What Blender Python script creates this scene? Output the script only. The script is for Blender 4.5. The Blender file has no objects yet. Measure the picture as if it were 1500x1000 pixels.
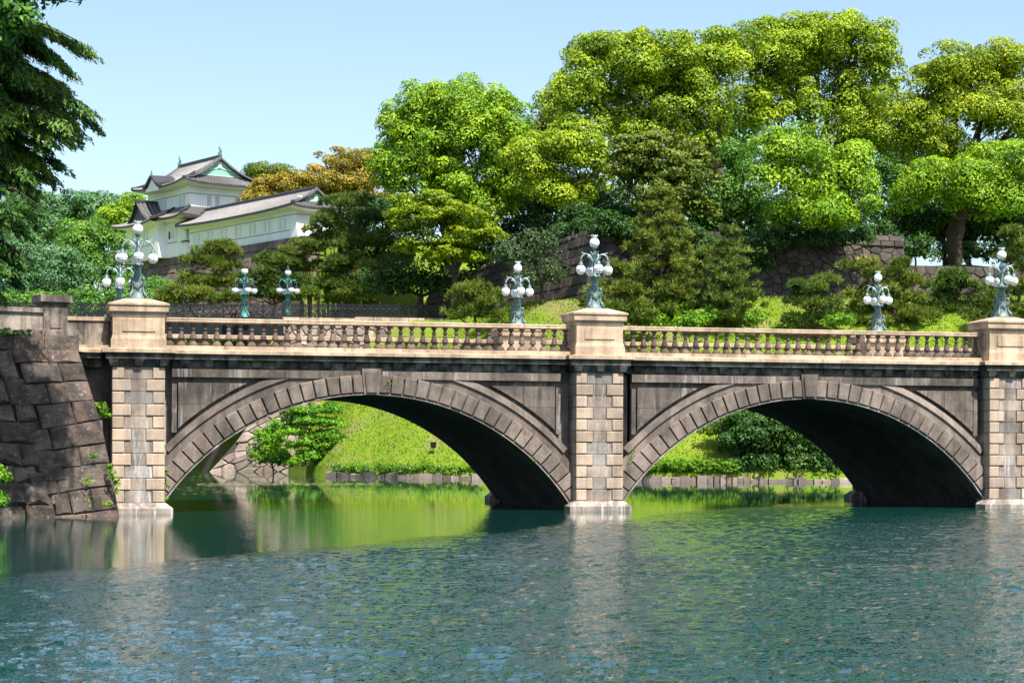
import bpy, math, random
import numpy as np
from mathutils import Matrix, Vector

# ------------------------------------------------------------------ camera, sky, sun, exposure
SC = bpy.context.scene
COL = SC.collection
F_PX, YAW, HOR, ROLL = 2873.86, 0.2521, 643.13, 0.0039
CAM = (-21.505, -70.328, 2.662)
cam_d = bpy.data.cameras.new('camera')
cam = bpy.data.objects.new('camera', cam_d); COL.objects.link(cam)
cam_d.sensor_width = 36.0
cam_d.lens = 36.0 * F_PX / 1500.0
cam_d.shift_y = (HOR - 500.0) / 1500.0
cam_d.clip_start = 0.5; cam_d.clip_end = 6000
cam.matrix_world = (Matrix.Translation(CAM) @ Matrix.Rotation(-YAW, 4, 'Z')
                    @ Matrix.Rotation(math.pi / 2, 4, 'X') @ Matrix.Rotation(ROLL, 4, 'Z'))
SC.camera = cam

SUN_EL = math.radians(58)
SUN_AZ = math.radians(15)        # from the bridge's front normal (-Y) towards +X
sun_vec = Vector((math.sin(SUN_AZ) * math.cos(SUN_EL), -math.cos(SUN_AZ) * math.cos(SUN_EL), math.sin(SUN_EL)))
sd = bpy.data.lights.new('sun', 'SUN'); sd.energy = 5.0; sd.angle = math.radians(0.53); sd.color = (1.0, 0.95, 0.87)
sun = bpy.data.objects.new('sun', sd); COL.objects.link(sun)
sun.rotation_euler = sun_vec.to_track_quat('Z', 'Y').to_euler(); sun.location = (0, -60, 90)

world = bpy.data.worlds.new('World'); SC.world = world; world.use_nodes = True
wn = world.node_tree; bg = wn.nodes['Background']
sky_n = wn.nodes.new('ShaderNodeTexSky'); sky_n.sky_type = 'NISHITA'; sky_n.sun_disc = False
sky_n.sun_elevation = SUN_EL
sky_n.sun_rotation = math.atan2(sun_vec.x, sun_vec.y)
sky_n.altitude = 20; sky_n.air_density = 1.0; sky_n.dust_density = 1.5; sky_n.ozone_density = 1.4
wn.links.new(sky_n.outputs[0], bg.inputs[0]); bg.inputs[1].default_value = 0.12
SC.view_settings.view_transform = 'Standard'; SC.view_settings.look = 'None'
SC.view_settings.exposure = 0.93; SC.view_settings.gamma = 1.0
SC.cycles.max_bounces = 6; SC.cycles.diffuse_bounces = 3; SC.cycles.glossy_bounces = 3
SC.cycles.transmission_bounces = 3; SC.cycles.transparent_max_bounces = 4
SC.cycles.use_denoising = True
SC.cycles.caustics_reflective = False; SC.cycles.caustics_refractive = False

# ------------------------------------------------------------------ from a pixel and a distance to a place
CY, SY = math.cos(YAW), math.sin(YAW)
def W(xc, zc, z=0.0):
    """camera-aligned ground frame (right, away) -> world"""
    return np.array((CAM[0] + CY * xc + SY * zc, CAM[1] - SY * xc + CY * zc, z))
def P(u, v, zc):
    a, b = u - 750.0, v - 500.0
    uu = a * math.cos(ROLL) + b * math.sin(ROLL)
    vv = -a * math.sin(ROLL) + b * math.cos(ROLL) - (HOR - 500.0)
    return W(uu * zc / F_PX, zc, CAM[2] - vv * zc / F_PX)
def XC(u, zc): return (u - 750.0) * zc / F_PX

# ------------------------------------------------------------------ object helpers
def link(name, me, mat=None, parent=None, loc=None):
    o = bpy.data.objects.new(name, me)
    COL.objects.link(o)
    if mat is not None and me is not None and len(me.materials) == 0: me.materials.append(mat)
    if parent is not None: o.parent = parent
    if loc is not None: o.location = loc
    return o
def tag(o, label=None, cat=None, group=None, kind=None):
    if label: o['label'] = label
    if cat: o['category'] = cat
    if group: o['group'] = group
    if kind: o['kind'] = kind
    return o
def thing(name, loc, label, cat, group=None):
    o = bpy.data.objects.new(name, None); COL.objects.link(o); o.location = loc
    o.empty_display_size = 0.5
    return tag(o, label, cat, group)
def copy_tree(o, parent=None, loc=None):
    c = o.copy(); COL.objects.link(c); c.parent = parent
    if loc is not None: c.location = loc
    for ch in list(o.children): copy_tree(ch, c)
    return c

class MB:
    """collects faces; build() links them as one mesh object, vertices relative to `org`"""
    def __init__(s): s.v = []; s.f = []; s.sm = []
    def add(s, vs, fs, smooth=False):
        b = len(s.v); s.v += [tuple(map(float, p)) for p in vs]
        s.f += [tuple(b + i for i in f) for f in fs]; s.sm += [smooth] * len(fs); return s
    def box(s, x0, x1, y0, y1, z0, z1, M=None):
        vs = [(x0,y0,z0),(x1,y0,z0),(x1,y1,z0),(x0,y1,z0),(x0,y0,z1),(x1,y0,z1),(x1,y1,z1),(x0,y1,z1)]
        if M is not None: vs = [M(p) for p in vs]
        return s.add(vs, [(3,2,1,0),(4,5,6,7),(0,1,5,4),(1,2,6,5),(2,3,7,6),(3,0,4,7)])
    def frustum(s, a, za, b, zb, M=None):
        """a,b = (x0,x1,y0,y1) rectangles at heights za, zb"""
        vs = [(a[0],a[2],za),(a[1],a[2],za),(a[1],a[3],za),(a[0],a[3],za),(b[0],b[2],zb),(b[1],b[2],zb),(b[1],b[3],zb),(b[0],b[3],zb)]
        if M is not None: vs = [M(p) for p in vs]
        return s.add(vs, [(3,2,1,0),(4,5,6,7),(0,1,5,4),(1,2,6,5),(2,3,7,6),(3,0,4,7)])
    def lathe(s, prof, n=12, org=(0,0,0), sq=0.0, rot=0.0):
        vs = []; m = len(prof)
        for r, z in prof:
            for k in range(n):
                t = 2 * math.pi * k / n + rot
                vs.append((org[0] + r * math.cos(t), org[1] + r * math.sin(t), org[2] + z))
        fs = [(i*n + k, i*n + (k+1) % n, (i+1)*n + (k+1) % n, (i+1)*n + k) for i in range(m-1) for k in range(n)]
        fs.append(tuple(range(n-1, -1, -1))); fs.append(tuple((m-1)*n + k for k in range(n)))
        return s.add(vs, fs, n > 6)
    def tube(s, pts, rad, n=6):
        pts = [np.array(p, float) for p in pts]; m = len(pts)
        rr = rad if hasattr(rad, '__len__') else [rad] * m
        vs = []; ref = np.array((0.31, 0.17, 0.93))
        for i in range(m):
            t = pts[min(i+1, m-1)] - pts[max(i-1, 0)]; t /= (np.linalg.norm(t) + 1e-9)
            if abs(t @ ref) > 0.95: ref = np.array((0.9, 0.1, 0.2))
            a = np.cross(t, ref); a /= np.linalg.norm(a); b = np.cross(t, a)
            for k in range(n):
                w = 2 * math.pi * k / n
                vs.append(pts[i] + rr[i] * (math.cos(w) * a + math.sin(w) * b))
        fs = [(i*n + k, i*n + (k+1) % n, (i+1)*n + (k+1) % n, (i+1)*n + k) for i in range(m-1) for k in range(n)]
        fs.append(tuple(range(n-1, -1, -1))); fs.append(tuple((m-1)*n + k for k in range(n)))
        return s.add(vs, fs, True)
    def sphere(s, c, r, n=14, m=9, sz=1.0):
        prof = [(r * math.sin(math.pi * i / m), -r * sz * math.cos(math.pi * i / m)) for i in range(m + 1)]
        prof[0] = (1e-3, prof[0][1]); prof[-1] = (1e-3, prof[-1][1])
        return s.lathe(prof, n, c)
    def grid(s, fn, nu, nv, smooth=True, flip=False):
        vs = [fn(i / nu, j / nv) for j in range(nv + 1) for i in range(nu + 1)]
        q = nu + 1
        fs = [(j*q+i, j*q+i+1, (j+1)*q+i+1, (j+1)*q+i) for j in range(nv) for i in range(nu)]
        if flip: fs = [f[::-1] for f in fs]
        return s.add(vs, fs, smooth)
    def mesh(s, name, org=(0, 0, 0)):
        me = bpy.data.meshes.new(name)
        me.from_pydata([(p[0]-org[0], p[1]-org[1], p[2]-org[2]) for p in s.v], [], s.f)
        me.polygons.foreach_set('use_smooth', s.sm); me.update()
        return me
    def build(s, name, mat, parent=None, org=(0, 0, 0), place=False):
        """parent empties sit at `org`; place=True puts the object itself at org"""
        return link(name, s.mesh(name, org), mat, parent, org if place else None)

def np_mesh(name, verts, faces, attr=None, smooth=False):
    """fast mesh from arrays; faces (N,3) or (N,4)"""
    me = bpy.data.meshes.new(name); k = faces.shape[1]; nf = len(faces)
    me.vertices.add(len(verts)); me.vertices.foreach_set('co', np.ascontiguousarray(verts, np.float32).ravel())
    me.loops.add(nf * k); me.loops.foreach_set('vertex_index', np.ascontiguousarray(faces, np.int32).ravel())
    me.polygons.add(nf); me.polygons.foreach_set('loop_start', np.arange(0, nf * k, k, dtype=np.int32))
    me.polygons.foreach_set('loop_total', np.full(nf, k, np.int32))
    if smooth: me.polygons.foreach_set('use_smooth', np.ones(nf, bool))
    if attr is not None:
        a = me.attributes.new('tint', 'FLOAT', 'POINT'); a.data.foreach_set('value', np.ascontiguousarray(attr, np.float32))
    me.update(calc_edges=True)
    return me

# ------------------------------------------------------------------ materials
def new_mat(name):
    m = bpy.data.materials.new(name); m.use_nodes = True
    nt = m.node_tree; nt.nodes.clear()
    out = nt.nodes.new('ShaderNodeOutputMaterial')
    return m, nt, out
def N(nt, t, **kw):
    n = nt.nodes.new('ShaderNode' + t)
    for k, v in kw.items():
        if k.startswith('i_'): n.inputs[k[2:].replace('_', ' ')].default_value = v
        else: setattr(n, k, v)
    return n
def ramp(nt, fac, stops, interp='LINEAR'):
    r = nt.nodes.new('ShaderNodeValToRGB'); r.color_ramp.interpolation = interp
    el = r.color_ramp.elements
    while len(el) < len(stops): el.new(0.5)
    for e, (p, c) in zip(el, stops): e.position = p; e.color = c if len(c) == 4 else (*c, 1)
    nt.links.new(fac, r.inputs[0]); return r.outputs[0]
def mixc(nt, fac, a, b, mode='MIX'):
    m = nt.nodes.new('ShaderNodeMix'); m.data_type = 'RGBA'; m.blend_type = mode
    for sock, val in ((m.inputs[0], fac), (m.inputs[6], a), (m.inputs[7], b)):
        if hasattr(val, 'node'): nt.links.new(val, sock)
        elif isinstance(val, (int, float)): sock.default_value = val
        else: sock.default_value = (*val, 1) if len(val) == 3 else val
    return m.outputs[2]
def math_n(nt, op, a, b=0.0, c=None):
    m = nt.nodes.new('ShaderNodeMath'); m.operation = op
    for i, val in enumerate((a, b, c)):
        if val is None: continue
        if hasattr(val, 'node'): nt.links.new(val, m.inputs[i])
        else: m.inputs[i].default_value = val
    return m.outputs[0]
def pos_scaled(nt, sc):
    g = nt.nodes.new('ShaderNodeNewGeometry'); mp = nt.nodes.new('ShaderNodeMapping')
    mp.inputs['Scale'].default_value = sc; nt.links.new(g.outputs['Position'], mp.inputs[0]); return mp.outputs[0]
def noise(nt, vec, scale, detail=5, rough=0.6, dist=0.0):
    n = nt.nodes.new('ShaderNodeTexNoise'); n.inputs['Scale'].default_value = scale
    n.inputs['Detail'].default_value = detail; n.inputs['Roughness'].default_value = rough; n.inputs['Distortion'].default_value = dist
    nt.links.new(vec, n.inputs['Vector']); return n.outputs['Fac']

def stone_mat(name, base, dark, light=None, stain=0.5, streak=0.4, tint=0.25, bump=0.4, grain=9.0, lichen=None, lich_amt=0.0, white=0.0, rough=0.85, patch=0.8, alt=None, bd=0.03):
    """weathered stone: big stains, vertical run-off streaks, fine grain, per-stone tint"""
    m, nt, out = new_mat(name)
    p1 = pos_scaled(nt, (1, 1, 1)); p2 = pos_scaled(nt, (2.6, 2.6, 0.22))
    oi = nt.nodes.new('ShaderNodeObjectInfo')
    if alt:                                            # some blocks are cut from another stone
        pick = math_n(nt, 'FRACT', math_n(nt, 'MULTIPLY', oi.outputs['Random'], 7.31))
        base = mixc(nt, ramp(nt, pick, [(0.45, (0,0,0)), (0.75, (1,1,1))]), base, alt)
    col = mixc(nt, ramp(nt, noise(nt, p1, patch, 6, 0.65), [(0.40, (0,0,0)), (0.60, (stain,)*3)]), base, dark)
    col = mixc(nt, ramp(nt, noise(nt, p2, 1.0, 6, 0.7), [(0.46, (0,0,0)), (0.64, (streak,)*3)]), col, tuple(c * 0.35 for c in dark))
    if light: col = mixc(nt, ramp(nt, noise(nt, p1, 2.3, 5, 0.7), [(0.56, (0,0,0)), (0.78, (0.55,)*3)]), col, light)
    if white: col = mixc(nt, ramp(nt, noise(nt, pos_scaled(nt, (3.4, 3.4, 0.3)), 1.0, 5, 0.75, 0.3), [(0.54, (0,0,0)), (0.66, (white,)*3)]), col, (0.62, 0.6, 0.57))
    if lichen: col = mixc(nt, ramp(nt, noise(nt, p1, 5.5, 6, 0.7), [(0.58, (0,0,0)), (0.7, (lich_amt,)*3)]), col, lichen)
    fine = noise(nt, p1, grain, 4, 0.75)
    col = mixc(nt, 0.75, col, ramp(nt, fine, [(0.25, (0.42,)*3), (0.5, (0.5,)*3), (0.8, (0.64,)*3)]), 'OVERLAY')
    hsv = nt.nodes.new('ShaderNodeHueSaturation')
    val = math_n(nt, 'MULTIPLY_ADD', oi.outputs['Random'], tint * 2, 1 - tint)
    nt.links.new(val, hsv.inputs['Value']); nt.links.new(col, hsv.inputs['Color'])
    b = N(nt, 'BsdfPrincipled'); b.inputs['Roughness'].default_value = rough
    b.inputs['Specular IOR Level'].default_value = 0.25
    nt.links.new(hsv.outputs[0], b.inputs['Base Color'])
    bp = N(nt, 'Bump'); bp.inputs['Strength'].default_value = bump; bp.inputs['Distance'].default_value = bd
    hh = math_n(nt, 'ADD', noise(nt, p1, 4.0, 6, 0.7), math_n(nt, 'MULTIPLY', fine, 0.5))
    nt.links.new(hh, bp.inputs['Height']); nt.links.new(bp.outputs[0], b.inputs['Normal'])
    nt.links.new(b.outputs[0], out.inputs[0]); return m

def plain_mat(name, base, var=0.15, rough=0.6, scale=3.0, metal=0.0, dirt=None, spec=0.4, streaks=False):
    m, nt, out = new_mat(name)
    p = pos_scaled(nt, (1, 1, 0.25) if streaks else (1, 1, 1)); n = noise(nt, p, scale, 5, 0.65)
    d = dirt or tuple(c * (1 - 2 * var) for c in base)
    col = mixc(nt, ramp(nt, n, [(0.35, (0,0,0)), (0.72, (1,1,1))]), base, d)
    b = N(nt, 'BsdfPrincipled'); b.inputs['Roughness'].default_value = rough; b.inputs['Metallic'].default_value = metal
    b.inputs['Specular IOR Level'].default_value = spec
    nt.links.new(col, b.inputs['Base Color']); nt.links.new(b.outputs[0], out.inputs[0]); return m

def leaf_mat(name, cols, trans=0.28, gloss=0.06, clump_scale=0.45):
    """cols: dark -> mid -> young leaf; picked per leaf by the `tint` attribute plus slow variation"""
    m, nt, out = new_mat(name)
    at = N(nt, 'Attribute'); at.attribute_name = 'tint'
    n = noise(nt, pos_scaled(nt, (1, 1, 1)), clump_scale, 3, 0.6)
    f = math_n(nt, 'ADD', at.outputs['Fac'], math_n(nt, 'MULTIPLY_ADD', n, 0.6, -0.3))
    col = ramp(nt, f, [(0.08, cols[0]), (0.5, cols[1]), (0.92, cols[2])])
    b = N(nt, 'BsdfPrincipled'); b.inputs['Roughness'].default_value = 0.5; b.inputs['Specular IOR Level'].default_value = gloss * 4
    nt.links.new(col, b.inputs['Base Color'])
    t = N(nt, 'BsdfTranslucent')
    tc = mixc(nt, 1.0, col, (1.15, 1.1, 0.5), 'MULTIPLY'); nt.links.new(tc, t.inputs['Color'])
    mx = N(nt, 'MixShader'); mx.inputs[0].default_value = trans
    nt.links.new(b.outputs[0], mx.inputs[1]); nt.links.new(t.outputs[0], mx.inputs[2])
    nt.links.new(mx.outputs[0], out.inputs[0]); return m

M = {}
M['pier'] = stone_mat('granite_pier', (0.53, 0.405, 0.3), (0.30, 0.225, 0.165), (0.62, 0.52, 0.42), 0.6, 0.45, 0.22, 0.25, 14, alt=(0.42, 0.33, 0.25))
M['pier_mid'] = stone_mat('granite_stained', (0.36, 0.29, 0.235), (0.17, 0.14, 0.12), (0.52, 0.46, 0.4), 0.9, 0.5, 0.26, 0.3, 12, white=0.6, alt=(0.3, 0.275, 0.25))
M['coping'] = stone_mat('granite_coping', (0.55, 0.415, 0.285), (0.25, 0.18, 0.125), (0.64, 0.52, 0.4), 0.65, 0.5, 0.06, 0.25, 14)
M['vouss'] = stone_mat('stone_voussoir', (0.222, 0.176, 0.144), (0.1, 0.081, 0.069), (0.34, 0.285, 0.235), 0.85, 0.5, 0.26, 0.35, 12)
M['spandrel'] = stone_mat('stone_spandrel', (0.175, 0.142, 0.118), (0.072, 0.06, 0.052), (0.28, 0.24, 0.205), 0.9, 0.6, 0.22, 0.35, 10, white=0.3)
M['cornice'] = stone_mat('stone_cornice', (0.16, 0.15, 0.125), (0.035, 0.034, 0.032), (0.27, 0.27, 0.23), 1.0, 0.85, 0.1, 0.4, 10, lichen=(0.16, 0.2, 0.13), lich_amt=0.5, patch=1.6)
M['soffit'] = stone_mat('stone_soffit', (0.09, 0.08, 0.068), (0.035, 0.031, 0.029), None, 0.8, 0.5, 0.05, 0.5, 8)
M['balus'] = stone_mat('stone_baluster', (0.18, 0.13, 0.1), (0.07, 0.052, 0.043), (0.28, 0.215, 0.17), 0.8, 0.5, 0.28, 0.35, 14)
M['plinth'] = stone_mat('stone_plinth', (0.36, 0.3, 0.25), (0.16, 0.135, 0.115), (0.5, 0.45, 0.4), 0.8, 0.5, 0.1, 0.3, 12, white=0.8)
M['abut'] = stone_mat('castle_stone', (0.13, 0.1, 0.079), (0.045, 0.037, 0.033), (0.22, 0.18, 0.147), 0.9, 0.3, 0.4, 1.0, 10, lichen=(0.36, 0.34, 0.29), lich_amt=0.6, patch=1.7, alt=(0.155, 0.106, 0.08), bd=0.09)
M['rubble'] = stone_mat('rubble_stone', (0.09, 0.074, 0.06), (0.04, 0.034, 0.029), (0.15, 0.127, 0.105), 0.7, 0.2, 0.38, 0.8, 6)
M['rubble_pale'] = stone_mat('revetment_stone', (0.3, 0.235, 0.195), (0.16, 0.125, 0.105), (0.42, 0.36, 0.31), 0.7, 0.2, 0.4, 0.8, 6)
M['platform'] = stone_mat('platform_stone', (0.17, 0.133, 0.107), (0.08, 0.064, 0.055), (0.25, 0.205, 0.17), 0.8, 0.3, 0.35, 0.8, 6)
M['joint'] = stone_mat('wall_core', (0.06, 0.05, 0.043), (0.035, 0.03, 0.026), None, 0.6, 0.2, 0.0, 0.5, 6)
M['parapet'] = stone_mat('stone_parapet', (0.33, 0.27, 0.215), (0.085, 0.072, 0.062), (0.42, 0.37, 0.31), 0.9, 0.85, 0.1, 0.3, 12)
M['deck'] = plain_mat('bridge_gravel', (0.24, 0.21, 0.18), 0.2, 0.9)
M['bronze'] = plain_mat('bronze_patina', (0.15, 0.245, 0.235), 0.2, 0.55, 9.0, 0.25, (0.035, 0.07, 0.08))
M['bronze_pale'] = plain_mat('bronze_pale', (0.42, 0.52, 0.51), 0.15, 0.45, 9.0, 0.2, (0.2, 0.29, 0.29))
M['bronze_green'] = plain_mat('bronze_green', (0.12, 0.3, 0.28), 0.2, 0.5, 9.0, 0.2, (0.04, 0.12, 0.13))
M['globe'] = plain_mat('opal_glass', (0.9, 0.9, 0.88), 0.03, 0.12, 1.0, 0.0, (0.84, 0.85, 0.84), 0.5)
M['iron'] = plain_mat('black_iron', (0.016, 0.019, 0.024), 0.1, 0.4, 4.0, 0.3)
M['iron_dark'] = plain_mat('iron_girder', (0.02, 0.024, 0.028), 0.15, 0.9, 2.0, 0.0, None, 0.05)
M['plaster'] = plain_mat('white_plaster', (0.88, 0.88, 0.87), 0.03, 0.8, 0.6, 0, (0.74, 0.76, 0.75), 0.2, True)
M['tile'] = plain_mat('roof_tile', (0.085, 0.078, 0.075), 0.2, 0.5, 1.2, 0, (0.055, 0.05, 0.05), 0.4)
M['tile_rib'] = plain_mat('roof_tile_rib', (0.19, 0.178, 0.172), 0.2, 0.55, 2.2, 0, (0.1, 0.095, 0.094), 0.4)
M['tile_dark'] = plain_mat('roof_tile_dark', (0.055, 0.053, 0.056), 0.2, 0.5, 1.2, 0, (0.03, 0.03, 0.033), 0.4)
M['copper'] = plain_mat('copper_verdigris', (0.24, 0.5, 0.38), 0.1, 0.7, 1.5, 0, (0.18, 0.42, 0.33), 0.3)
M['copper_pale'] = plain_mat('copper_trim', (0.52, 0.72, 0.6), 0.1, 0.7, 1.5, 0, (0.42, 0.62, 0.52), 0.3)
M['louvre'] = plain_mat('grey_louvre', (0.22, 0.25, 0.28), 0.1, 0.8, 2.0)
M['bark'] = plain_mat('bark', (0.075, 0.055, 0.042), 0.25, 0.9, 4.0, 0, (0.035, 0.027, 0.022), 0.2)
M['bark_red'] = plain_mat('pine_bark', (0.17, 0.095, 0.06), 0.25, 0.9, 5.0, 0, (0.06, 0.04, 0.032), 0.2)
M['camphor'] = leaf_mat('camphor_leaf', ((0.09, 0.17, 0.011), (0.28, 0.4, 0.016), (0.49, 0.56, 0.032)), 0.25)
M['camphor_b'] = leaf_mat('camphor_leaf_fresh', ((0.075, 0.175, 0.01), (0.235, 0.41, 0.016), (0.43, 0.57, 0.03)), 0.25)
M['camphor_y'] = leaf_mat('camphor_leaf_yellow', ((0.095, 0.17, 0.011), (0.3, 0.4, 0.016), (0.52, 0.55, 0.033)), 0.25)
M['maple'] = leaf_mat('maple_leaf', ((0.085, 0.165, 0.007), (0.24, 0.34, 0.011), (0.42, 0.47, 0.022)), 0.35)
M['maple_green'] = leaf_mat('maple_leaf_green', ((0.05, 0.17, 0.012), (0.16, 0.38, 0.016), (0.34, 0.52, 0.024)), 0.35)
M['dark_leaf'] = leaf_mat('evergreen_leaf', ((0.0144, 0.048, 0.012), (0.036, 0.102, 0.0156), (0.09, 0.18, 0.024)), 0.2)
M['mid_leaf'] = leaf_mat('broad_leaf', ((0.0456, 0.131, 0.0246), (0.109, 0.255, 0.0316), (0.246, 0.404, 0.0456)), 0.25)
M['hazy_leaf'] = leaf_mat('haze_tinted_leaf', ((0.0646, 0.151, 0.0719), (0.122, 0.259, 0.101), (0.215, 0.374, 0.115)), 0.25)  # bluish cast of distance haze is put into the leaf colour
M['olive_leaf'] = leaf_mat('olive_leaf', ((0.049, 0.0952, 0.014), (0.14, 0.196, 0.0196), (0.28, 0.294, 0.0364)), 0.25)
M['golden'] = leaf_mat('golden_leaf', ((0.101, 0.115, 0.0162), (0.338, 0.257, 0.027), (0.567, 0.365, 0.0473)), 0.25)
M['pine'] = leaf_mat('pine_needle', ((0.026, 0.065, 0.0156), (0.106, 0.179, 0.0288), (0.255, 0.277, 0.045)), 0.18, 0.05, 0.8)
M['pine_y'] = leaf_mat('pine_needle_yellow', ((0.045, 0.08, 0.015), (0.15, 0.215, 0.028), (0.31, 0.32, 0.05)), 0.18, 0.05, 0.8)
M['cedar'] = leaf_mat('cedar_needle', ((0.026, 0.08, 0.018), (0.075, 0.175, 0.03), (0.24, 0.36, 0.05)), 0.25, 0.05, 0.8)
M['grass'] = leaf_mat('grass_blade', ((0.1, 0.19, 0.012), (0.18, 0.3, 0.014), (0.32, 0.36, 0.05)), 0.35, 0.04, 0.5)
M['ivy'] = leaf_mat('ivy_leaf', ((0.06, 0.16, 0.012), (0.16, 0.34, 0.015), (0.3, 0.45, 0.03)), 0.35)
M['algae'] = leaf_mat('floating_algae', ((0.13, 0.16, 0.03), (0.22, 0.24, 0.06), (0.34, 0.33, 0.14)), 0.1)
M['grey_leaf'] = leaf_mat('cherry_leaf', ((0.042, 0.084, 0.036), (0.084, 0.144, 0.054), (0.156, 0.216, 0.072)), 0.25)

# ================================================================== THE SETTING: terrain, water
TA = np.array((0.582, -0.813))       # along the castle's long wing, towards the viewer (camera-aligned ground frame)
TB = np.array((0.813, 0.582))        # across it, to the back
TC = np.array((-34.4, 206.0))        # the turret's near corner
TZ = 21.8
def bank(xc): return np.interp(xc, [-90, -40, -20, -18.4, -15.5, -13, -7, -2.3, 9, 20, 60, 120], [172, 172, 170, 161, 148, 141.5, 135, 133.2, 127.4, 127, 124, 120])
WALL_LINE = ([-7.5, 6.7, 30.4, 30.6, 90], [181, 150, 153.2, 151.5, 154])
def sstep(x, a, b):
    t = np.clip((x - a) / (b - a), 0, 1); return t * t * (3 - 2 * t)
def ground(xc, zc):
    xc = np.asarray(xc, float); zc = np.asarray(zc, float)
    off = zc - bank(xc)
    slope = np.interp(xc, [-20, -5, 2, 10], [0.42, 0.44, 0.6, 0.62])
    cap = np.interp(xc, [-12, -4, 3], [12.45, 12.6, 13.4])
    z = np.minimum(0.5 + slope * off, cap)
    z = np.where(off < 0, -1.5, z)
    # the raised road left of the revetment
    z = np.where((xc < -18.3) & (off > 0.4), 12.45, z)
    z = np.where((xc < -8) & (zc > 163.5), np.maximum(z, 12.45), z)
    # hill terrace behind the retaining walls
    wl = np.interp(xc, *WALL_LINE)
    top = np.interp(xc, [-9, 0, 6.7, 25, 30.4, 30.6, 60], [16.6, 17.6, 18.9, 18.0, 18.0, 16.0, 16.0])
    top = top + np.where(xc > 30.5, np.clip((zc - wl - 4) * 0.12, 0, 2.2), 0)
    z = np.where((xc > -7.5) & (zc > wl + 0.7), np.maximum(z, z + (top - z) * sstep(zc - wl, 0.7, 1.4)), z)
    # the castle's platform
    dx, dz = xc - TC[0], zc - TC[1]
    t = -(dx * TA[0] + dz * TA[1]); d = dx * TB[0] + dz * TB[1]
    inside = sstep(d, 0.0, 0.8) * (1 - sstep(t, 13.2, 14.0)) * sstep(t, -40, -28)
    z = z + (np.maximum(21.5, z) - z) * inside
    z = z + np.where(zc > 215, np.clip((zc - 215) * 0.05, 0, 4), 0) * (z > 0)
    z = np.where(off > 0, z + 0.16 * np.sin(xc * 0.9 + zc * 0.31) * np.sin(zc * 0.6 - xc * 0.2) * np.clip(off / 4, 0, 1), z)
    return z

def build_terrain():
    offs = np.concatenate([[-14, -4, -0.35, 0.0], np.arange(0.7, 62, 0.9), np.arange(63, 140, 4.0), [170, 230, 320, 480, 800]])
    xs = np.concatenate([[-700, -400, -260, -180, -140], np.arange(-110, -60, 4.0), np.arange(-60, 62, 1.0), np.arange(62, 120, 4.0), [140, 180, 260, 400, 700]])
    XX, OO = np.meshgrid(xs, offs); ZC = bank(XX) + OO
    zz = ground(XX, ZC); zz = np.where(OO < -0.01, -1.5, zz)
    wx = CAM[0] + CY * XX + SY * ZC; wy = CAM[1] - SY * XX + CY * ZC
    V = np.stack([wx, wy, zz], -1).reshape(-1, 3); nx = len(xs); ny = len(offs)
    i = np.arange(nx - 1)[None, :] + nx * np.arange(ny - 1)[:, None]; i = i.ravel()
    Fq = np.stack([i, i + 1, i + nx + 1, i + nx], 1)
    m, nt, out = new_mat('grassy_earth')
    p = pos_scaled(nt, (1, 1, 1))
    col = mixc(nt, ramp(nt, noise(nt, p, 0.5, 6, 0.7), [(0.4, (0,0,0)), (0.66, (1,1,1))]), (0.14, 0.24, 0.014), (0.22, 0.29, 0.03))
    col = mixc(nt, ramp(nt, noise(nt, p, 0.22, 4, 0.7), [(0.52, (0,0,0)), (0.66, (0.75,)*3)]), col, (0.26, 0.21, 0.1))
    b = N(nt, 'BsdfPrincipled'); b.inputs['Roughness'].default_value = 0.9; b.inputs['Specular IOR Level'].default_value = 0.1
    nt.links.new(col, b.inputs['Base Color'])
    bp = N(nt, 'Bump'); bp.inputs['Strength'].default_value = 0.8; bp.inputs['Distance'].default_value = 0.25
    nt.links.new(noise(nt, p, 4.0, 5, 0.8), bp.inputs['Height']); nt.links.new(bp.outputs[0], b.inputs['Normal'])
    nt.links.new(b.outputs[0], out.inputs[0])
    o = link('terrain', np_mesh('terrain', V, Fq, smooth=True), m); tag(o, 'green grassy bank rising from the moat to the wooded hill', None, None, 'structure')
build_terrain()

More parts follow.
